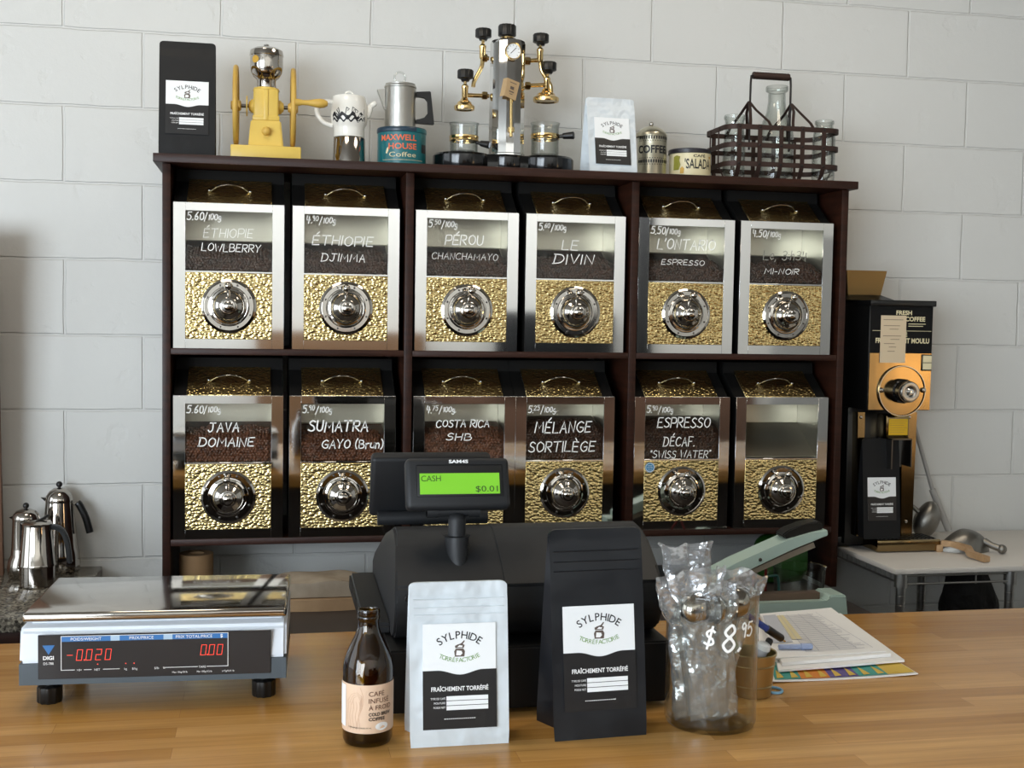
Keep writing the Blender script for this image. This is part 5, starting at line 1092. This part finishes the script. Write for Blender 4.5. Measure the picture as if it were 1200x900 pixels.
T_('FRESH', 1059, 369, 4.6, 18); T_('COFFEE', 1072, 376.5, 4.8, 23); T_('CAFÉ', 1055, 394.5, 4.2, 15); T_('FRAÎCHEMENT MOULU', 1057, 402, 5.2, 62)
for vv, w_ in ((380, 20), (382.6, 17)): 
    a = q(1064, vv); box(b, a.x, a.x+w_*q.m, -.0027, -.0024, a.z, a.z+.0018)
a = q(1022, 387.5); box(b, a.x, a.x+68*q.m, -.0027, -.0024, a.z, a.z+.0012)
obj('sign_lettering', b, M['cream'], sg, smooth=False)
A, B = q(1030, 425), q(1061.5, 370); b = NB(); box(b, A.x, B.x, -.0045, -.0032, A.z, B.z); nt_ = obj('taped_note', b, M['note'], t)
b = NB()
for v_, x0, x1 in ((375, .1, .9), (382, .12, .8), (386, .35, .75), (394, .1, .85), (398, .4, .8), (403, .15, .6), (407, .35, .7), (412, .3, .62)):
    z = q(1040, v_).z; w_ = B.x-A.x
    for k in range(int((x1-x0)*14)): box(b, A.x+w_*(x0+k/14), A.x+w_*(x0+k/14+.05), -.0047, -.0045, z, z+.002)
obj('note_writing', b, M['sack'], nt_, smooth=False)
c = q(1055.5, 458); rr = 27*q.m; b = NB(); lathe(b, [(0, .004), (rr*.97, .004), (rr, .006), (rr, .001)], 48, c=(c.x, -.002, c.z), axis='Y'); dl = obj('grind_dial', b, M['bronze'], t)
b = NB(); lathe(b, [(rr*.955, .0064), (rr*.97, .008), (rr*1.0, .008), (rr*1.01, .002)], 48, c=(c.x, -.002, c.z), axis='Y'); obj('dial_rim', b, M['steel'], dl)
b = NB(); lathe(b, [(0, .004), (.034, .004), (.034, .018), (.030, .022), (.030, .045), (0, .045)], 40, c=(c.x-.002, -.002, c.z), axis='Y'); obj('dial_barrel', b, M['black_g'], dl)
b = NB(); lathe(b, [(.012, .050), (.018, .052), (.026, .051), (.029, .047), (.029, .040)], 40, c=(c.x, -.002, c.z), axis='Y'); obj('dial_ring', b, M['steel'], dl)
b = NB(); lathe(b, [(0, .055), (.008, .054), (.013, .049), (.013, .042)], 24, c=(c.x, -.002, c.z), axis='Y'); obj('dial_button', b, M['chrome'], dl)
for u in (1031, 1080): k = q(u, 457); b = NB(); lathe(b, [(0, .014), (.006, .012), (.0075, .005), (.0075, .002)], 18, c=(k.x, -.002, k.z), axis='Y'); obj('bolt', b, M['steel'], dl)
A, B = q(1079, 434.5), q(1091, 415.5); b = NB(); box(b, A.x, B.x, -.006, -.0021, A.z, B.z, .001); sw = obj('switch', b, M['black'], t); b = NB(); box(b, A.x+.002, B.x-.002, -.008, -.006, A.z+.004, (A.z+B.z)/2-.001); box(b, A.x+.002, B.x-.002, -.008, -.006, (A.z+B.z)/2+.001, B.z-.003); obj('rocker', b, M['cream'], sw)
# column, chute, bag shelf
cx0, cx1 = q(1006, 560).x, q(1070, 560).x
b = NB(); A0 = at(1004, 625, GY+.12).x-q.x; taper(b, q(1008, 625).x, q(1068, 625).x, .0, .012, q(1006, 484).x, q(1074, 484).x, .0, hz0, 0)
b.free(); b = NB()
box(b, cx0+.006, cx1, .085, .30, .012, hz0+.002, .002); obj('column', b, M['enamel'], t)
for u0, u1, U0, U1 in ((1055, 1068, 1057, 1074), (1003, 1011, 1005, 1013)):
    b = NB(); P = [q(u0, 628, .055), q(u1, 628, .055), q(U1, 483, .055), q(U0, 483, .055)]; prism(b, [(p.x, p.z) for p in P], .052, .085); pl = obj('side_plate', b, M['bronze'], t)
    for (u, v) in (((U0+U1)/2, 489), ((u0+u1)/2, 611)): k = q(u, v, .052); b = NB(); lathe(b, [(0, .004), (.004, .003), (.005, 0)], 14, c=(k.x, .052, k.z), axis='Y'); obj('screw', b, M['steel'], pl)
A, B = q(1038, 514, .03), q(1066, 486, .03); b = NB(); box(b, A.x, B.x, .03, .085, A.z, B.z, .003); cb_ = obj('chute_block', b, M['bronze'], t)
A, B = q(1041.5, 510, .028), q(1064, 491, .028); b = NB(); box(b, A.x, B.x, .0275, .0298, A.z, B.z); yn = obj('yellow_notice', b, M['yellow_s'], cb_)
b = NB()
for k in range(6): z = B.z-.006-.0065*k; box(b, A.x+.003, B.x-.003-.004*(k % 3), .0271, .0275, z, z+.0016)
obj('notice_lines', b, M['gold_t'], yn, smooth=False)
A, B = q(1040, 549, .02), q(1065, 513.5, .02); b = NB(); box(b, A.x, A.x+.003, .0, .08, A.z, B.z); box(b, B.x-.003, B.x, .0, .08, A.z+.006, B.z); box(b, A.x, B.x, .055, .058, A.z, B.z); box(b, A.x, B.x, .0, .08, B.z-.003, B.z); ch = obj('chute', b, M['steel_d'], t)
b = NB(); box(b, A.x+.006, A.x+.024, .045, .056, A.z+.001, B.z-.006, .004); obj('chute_flap', b, M['bronze'], ch)
a_, b_ = atz(1028, 648.5, ZT), atz(1100, 646, ZT); TFY = a_.y-q.Y
b = NB(); z1 = at(1060, 633, a_.y).z-ZT; box(b, a_.x-q.x, b_.x-q.x, TFY, .10, .004, z1, .002); tr_ = obj('drip_tray', b, M['bronze'], t)
b = NB(); box(b, a_.x-q.x+.008, b_.x-q.x-.008, TFY+.012, .082, z1, z1+.0008)
for k in range(14): x = a_.x-q.x+.014+k*(b_.x-a_.x-.03)/13; box(b, x, x+.004, TFY+.014, .08, z1+.0008, z1+.003)
obj('tray_grid', b, M['black'], tr_)
b = NB(); box(b, cx0-.005, cx1+.03, .10, .31, .002, .030, .002); obj('foot', b, M['enamel'], t)
# brass hopper on top
k = q(1003, 350, .14); b = NB(); zt0 = hz1
ca, cb2 = at(1022, 344, GY+.14), at(1027, 321, GY+.14); hw0 = ca.x-q.x-k.x; hw1 = cb2.x-q.x-k.x
for zz0, zz1, w0, w1 in ((hz1+.014, at(1010, 318, GY+.14).z-ZT, hw0, hw1),):
    lo = [(-w0, -w0), (w0, -w0), (w0, w0), (-w0, w0)]; hi = [(-w1, -w1), (w1, -w1), (w1, w1), (-w1, w1)]
    V0 = [b.verts.new((k.x+x, .14+y, zz0)) for x, y in lo]; V1 = [b.verts.new((k.x+x, .14+y, zz1)) for x, y in hi]; V2 = [b.verts.new((k.x+x*.95, .14+y*.95, zz1)) for x, y in hi]; V3 = [b.verts.new((k.x+x*.95, .14+y*.95, zz0+.004)) for x, y in lo]
    b.faces.new(V0[::-1]); b.faces.new(V3)
    for i in range(4):
        j = (i+1) % 4; b.faces.new((V0[i], V0[j], V1[j], V1[i])); b.faces.new((V1[i], V1[j], V2[j], V2[i])); b.faces.new((V2[i], V2[j], V3[j], V3[i]))
hp_ = obj('bean_hopper', b, M['brass_d'], t, smooth=False)
b = NB(); taper(b, k.x-hw0-.035, k.x+hw0+.028, .085, hz1, k.x-hw0*.9, k.x+hw0*.9, .06, hz1+.015, 0)
for v in b.verts: v.co.y += .14
obj('hopper_seat', b, M['enamel'], t)
gq = q
bx = gq(1036, 560, -.02); w_ = (gq(1060, 600).x-gq(1012, 600).x)
tz = at(1036, 626, GY+.03).z
coffee_bag('black coffee bag with printed label standing in the shop grinder', (gq.x+gq(1036, 600).x, GY+.035, ZT+z1+.0035), .112, .052, at(1036, 514, GY+.03).z-ZT-z1-.004, M['bagblack2'], (.086, .121, .112), zip_=False, lean=.0)
# scoops and bits on the white board
p = atz(1143, 651, ZT); t = thing('coffee_scoop', 'dull aluminium coffee scoop lying upside down on the white board', 'scoop', (p.x, p.y+.070, ZT))
b = NB(); sphere(b, (0, 0, 0), 1.0, u=32, v=18)
bmesh.ops.bisect_plane(b, geom=list(b.verts)+list(b.edges)+list(b.faces), plane_co=(0, 0, 0), plane_no=(0, 0, 1), clear_inner=True)
for v in b.verts:
    u_ = v.co.x; w_ = 1-.45*max(0, -u_)**1.2; v.co = Vector((u_*.078+.004, v.co.y*.048*w_, .001+v.co.z*.062*w_))
obj('scoop_bowl', b, M['cast'], t)
b = NB(); tube(b, [(.056, -.025, .030), (.066, -.045, .022), (.082, -.058, .016)], [.011, .009, .010], 14); sphere(b, (.087, -.062, .0145), .0135); obj('scoop_handle', b, M['cast'], t)
p = atz(1110, 647, ZT); p2 = atz(1157, 660, ZT); t = thing('wooden_paddle', 'wooden handled paddle lying on the white board beside the grinder tray', 'paddle', (p.x, p.y, ZT))
d = p2-p; b = NB(); strap(b, [(-.015, .01, .024), (.012, -.002, .024), (.03, d.y*.35, .020), (d.x*.6, d.y*.6, .013), (d.x, d.y, .010)], (0, 0, 1), .016, .022); bmesh.ops.bevel(b, geom=list(b.edges), offset=.002, segments=2, affect='EDGES')
mz = min(v.co.z for v in b.verts)
obj('handle', b, M['woodh'], t)
b = NB(); box(b, -.030, -.012, .0, .03, .0, .020, .003); obj('paddle_head', b, M['woodh'], t)
p = at(1083, 632, -.12); t = thing('coffee_scoop', 'grey metal scoop standing behind the tray of the shop grinder', 'scoop', (p.x, -.13, ZT))
b = NB(); sphere(b, (0, 0, 0), 1.0, u=28, v=18)
for v in b.verts:
    z = v.co.z; v.co = Vector((v.co.x*.040*(1.0 if z < .2 else 1-.28*(z-.2))+.012*z, v.co.y*.034, .056+z*.056))
obj('scoop_bowl', b, M['cast'], t)
b = NB(); tube(b, [(-.02, .0, .075), (-.045, .02, .10)], [.008, .006], 10); obj('scoop_handle', b, M['cast'], t)
A, B, C_ = at(1069, 490, -.05), at(1093, 575, -.055), at(1113, 625, -.065)
t = thing('conduit', 'thin grey pipe leaning on the wall behind the shop grinder', 'pipe', A)
b = NB(); tube(b, [(0, 0, 0), B-A], .0062, 12); obj('thin_pipe', b, M['pipe'], t)
Cb = C_+(C_-B)*((C_.z-ZT-.011)/(B.z-C_.z)); b = NB(); tube(b, [(B-A)-(Cb-B).normalized()*.004, Cb-A], .0105, 14); obj('thick_pipe', b, M['pipe'], t)
t = thing('filter_stack', 'curved stack of brown paper filters between the shelf and grinder', 'paper filters', (at(984, 640, -.22).x, -.22, ZT))
for k in range(6):
    P = [at(u, v, -.22) for u, v in ((984+k*1.6, 644), (984.5+k*1.5, 625), (986.5+k*1.5, 605), (991+k*1.4, 590), (996+k*.9, 580))]; o_ = Vector(t.location)
    b = NB(); C5 = [p-o_ for p in catmull(P, 4)]
    dz_ = min(p.z for p in C5); C5 = [Vector((p.x, p.y, p.z-dz_+.0005)) for p in C5]
    strap(b, C5, (0, 1, 0), .026, .0014); obj('filter', b, M['filters'], t)
b = NB(); sphere(b, (0, 0, 0), 1.0, u=40, v=28); p = at(1140, 705, -.22)
for v in b.verts:
    z = v.co.z; w_ = .085*(1-.45*max(0, z)-.0*z); nz_ = noise.noise(v.co*2.3)*.16
    v.co = Vector((v.co.x*w_*(1+nz_)+.012*z*-1, v.co.y*.07*(1+nz_), z*.15*(1+nz_*.4)))
o = obj('cloth_bag', b, M['darkcloth']); o.location = (p.x, -.20, ZT-.018-.002-max(v.co.z for v in o.data.vertices)); tag(o, 'lumpy black cloth bag hanging under the wire table', 'bag')

# ------------------------------------------------------------------ on the low cabinet: sealer, kraft bags, roll, measuring cup
SY = -.78
P0 = at(985, 693, SY); q = Px(985, 720, SY, ZB); t = thing('bag_sealer', 'mint green impulse bag sealer with its arm raised behind the counter', 'bag sealer', q.loc)
zt0 = q(985, 694).z; zt1 = q(930, 703).z; xL = q(838, 700).x
b = NB(); prism(b, [(xL, 0), (.010, 0), (q(985, 694).x, zt0), (q(967, 694).x, zt0), (q(963, 704).x, zt1), (xL, zt1)], -.03, .05); bmesh.ops.bevel(b, geom=list(b.edges), offset=.003, segments=2, affect='EDGES'); bs = obj('sealer_base', b, M['mint'], t)
b = NB(); box(b, q(870, 700).x, q(961, 700).x, .0, .03, zt1-.002, zt1+.016, .002); obj('heating_strip', b, M['seal_top'], bs)
A, B = q(888, 722), q(928, 715); b = NB(); box(b, A.x, B.x, -.0312, -.0298, A.z, B.z); obj('red_sticker', b, M['red'], bs)
pl = [q(u, v) for u, v in ((838, 668), (860, 657), (918.6, 631), (949, 622), (965, 619), (966, 625.5), (924, 642), (860, 672), (838, 682))]
b = NB(); prism(b, [(p.x, p.z) for p in pl], -.022, .042); bmesh.ops.bevel(b, geom=list(b.edges), offset=.002, segments=2, affect='EDGES'); am = obj('arm', b, M['mint'], t)
pl = [q(u, v) for u, v in ((838, 684), (860, 674), (926, 644), (950, 634), (952, 640), (926, 651), (860, 680), (838, 689))]
b = NB(); prism(b, [(p.x, p.z) for p in pl], -.016, .036); obj('arm_plate', b, M['kraft2'], am)
pl = [q(u, v) for u, v in ((914, 626.5), (922, 620), (940, 613.5), (955, 610), (962, 612), (963, 619), (950, 622.5), (930, 628), (918, 631))]
b = NB(); prism(b, [(p.x, p.z) for p in pl], -.012, .032); bmesh.ops.bevel(b, geom=list(b.edges), offset=.003, segments=2, affect='EDGES'); obj('arm_grip', b, M['black'], am)
k = q(891, 656, -.022); b = NB(); lathe(b, [(0, .003), (.0035, .0025), (.0045, 0)], 14, c=k, axis='Y'); obj('screw', b, M['steel_d'], am)
b = NB(); box(b, q(838, 690).x-.03, q(848, 690).x, -.02, .045, 0, q(840, 676).z, .003); obj('hinge_block', b, M['mint'], t)
p = atz(385, 716, ZB)
for k, (dz_, m_, lab) in enumerate(((0, 'kraft', 'lower folded brown paper bag lying on the cabinet behind the price scale'), (.033, 'kraft2', 'upper creased grey-brown paper bag of the pair behind the price scale'))):
    t = thing('paper_bag', lab, 'paper bag', (p.x-.02, p.y+.04, ZB+dz_), group='paper bags on the cabinet')
    b = NB(); n = 14; T_ = []; B_ = []
    for j in range(6):
        for i in range(n+1):
            u = i/n*2-1; y = -.035+.11*j/5; x = u*.115
            top = .027+(.006 if k else .0)+.012*(1-u*u)*(.5+.5*(j/5))+.003*math.sin(u*5+j)
            bot = .0008 if not k else .0005
            if not k: top = .031
            T_.append(b.verts.new((x, y-(.012*(1-u*u) if k == 0 and j == 0 else 0), top))); B_.append(b.verts.new((x, y-(.012*(1-u*u) if k == 0 and j == 0 else 0), bot)))
    w_ = n+1
    for j in range(5):
        for i in range(n): b.faces.new((T_[j*w_+i], T_[j*w_+i+1], T_[(j+1)*w_+i+1], T_[(j+1)*w_+i])); b.faces.new((B_[j*w_+i], B_[(j+1)*w_+i], B_[(j+1)*w_+i+1], B_[j*w_+i+1]))
    for i in range(n): b.faces.new((B_[i], B_[i+1], T_[i+1], T_[i])); b.faces.new((T_[5*w_+i], T_[5*w_+i+1], B_[5*w_+i+1], B_[5*w_+i]))
    for j in range(5): b.faces.new((T_[j*w_], T_[(j+1)*w_], B_[(j+1)*w_], B_[j*w_])); b.faces.new((B_[j*w_+n], B_[(j+1)*w_+n], T_[(j+1)*w_+n], T_[j*w_+n]))
    obj('folded_bag', b, M[m_], t)
a_, b_ = at(210, 660, -.25), at(250, 660, -.25); r_ = (b_.x-a_.x)/2; zt_ = at(230, 648, -.25).z-ZB
b = NB(); lathe(b, [(r_*.45, 0), (r_, 0), (r_, zt_), (r_*.45, zt_), (r_*.45, 0)], 40); o = obj('paper_roll', b, M['cuptan']); o.location = ((a_.x+b_.x)/2, -.25, ZB); tag(o, 'brown kraft paper roll standing under the left end of the shelf', 'paper roll')
p = at(232, 685, -.36); b = NB(); r_ = 17*mpp(232, 685, -.36); lathe(b, [(r_*.5, -.012), (r_, -.012), (r_, .012), (r_*.5, .012), (r_*.5, -.012)], 40, axis='Y'); o = obj('tape_roll', b, M['black']); o.location = (p.x, -.36, ZB+r_); tag(o, 'black tape roll standing on edge in front of the brown paper roll', 'tape')
b = NB(); p = at(936, 690, -.60); r_ = 28*mpp(936, 680, -.60); h_ = at(936, 664, -.60).z-ZB
lathe(b, [(0, .0), (r_*.86, 0), (r_*.93, .006), (r_, h_), (r_*1.05, h_+.002), (r_*.97, h_), (r_*.89, .010), (0, .006)], 40); t = thing('measuring_cup', 'clear glass measuring cup behind the mint green bag sealer', 'measuring cup', (p.x, -.60, ZB)); obj('glass', b, M['glass'], t)
b = NB(); tube(b, catmull([(-r_*.95, 0, h_*.9), (-r_*1.45, -.01, h_*.85), (-r_*1.5, -.012, h_*.5), (-r_*.93, 0, h_*.25)], 4), .005, 10); obj('handle', b, M['glass'], t)
b = NB(); sphere(b, (0, 0, 0), 1.0, u=32, v=20); A, B = at(884, 690, -.27), at(944, 690, -.27); h_ = at(910, 624, -.27).z-ZB
for v in b.verts:
    n_ = noise.noise(v.co*2.0)*.12; sq = lambda c: math.copysign(abs(c)**.55, c)
    v.co = Vector((sq(v.co.x)*(B.x-A.x)/2*(1+n_), v.co.y*.05*(1+n_), h_/2+sq(v.co.z)*h_/2*(1+n_*.1)))
zmin = min(v.co.z for v in b.verts)
for v in b.verts: v.co.z -= zmin
o = obj('pouch', b, M['greenbag']); o.location = ((A.x+B.x)/2, -.27, ZB); tag(o, 'green pouch standing under the shelf behind the glass measuring cup', 'pouch')
for nm, m_, pts, lab in (('cable', 'redcord', ((882, 692), (883, 676), (889, 665), (897, 660)), 'dark red cable arching up behind the jar under the shelf'), ('cable', 'greencord', ((884, 694), (888, 684), (896, 677), (906, 675), (912, 678)), 'dark teal cable arching beside the glass measuring cup')):
    P = [at(u, v, -.66) for u, v in pts]; e = P[0]; P = [Vector((e.x-.004, -.66, ZB+.004))]+P
    P = P+[Vector((P[-1].x+.02, -.62, ZB+.05)), Vector((P[-1].x+.03, -.62, ZB+.004))] if m_ == 'redcord' else P+[Vector((P[-1].x+.004, -.66, ZB+.03)), Vector((P[-1].x+.008, -.66, ZB+.004))]
    b = NB(); tube(b, catmull(P, 5), .0035, 8); tag(obj(nm, b, M[m_]), lab, 'cable')
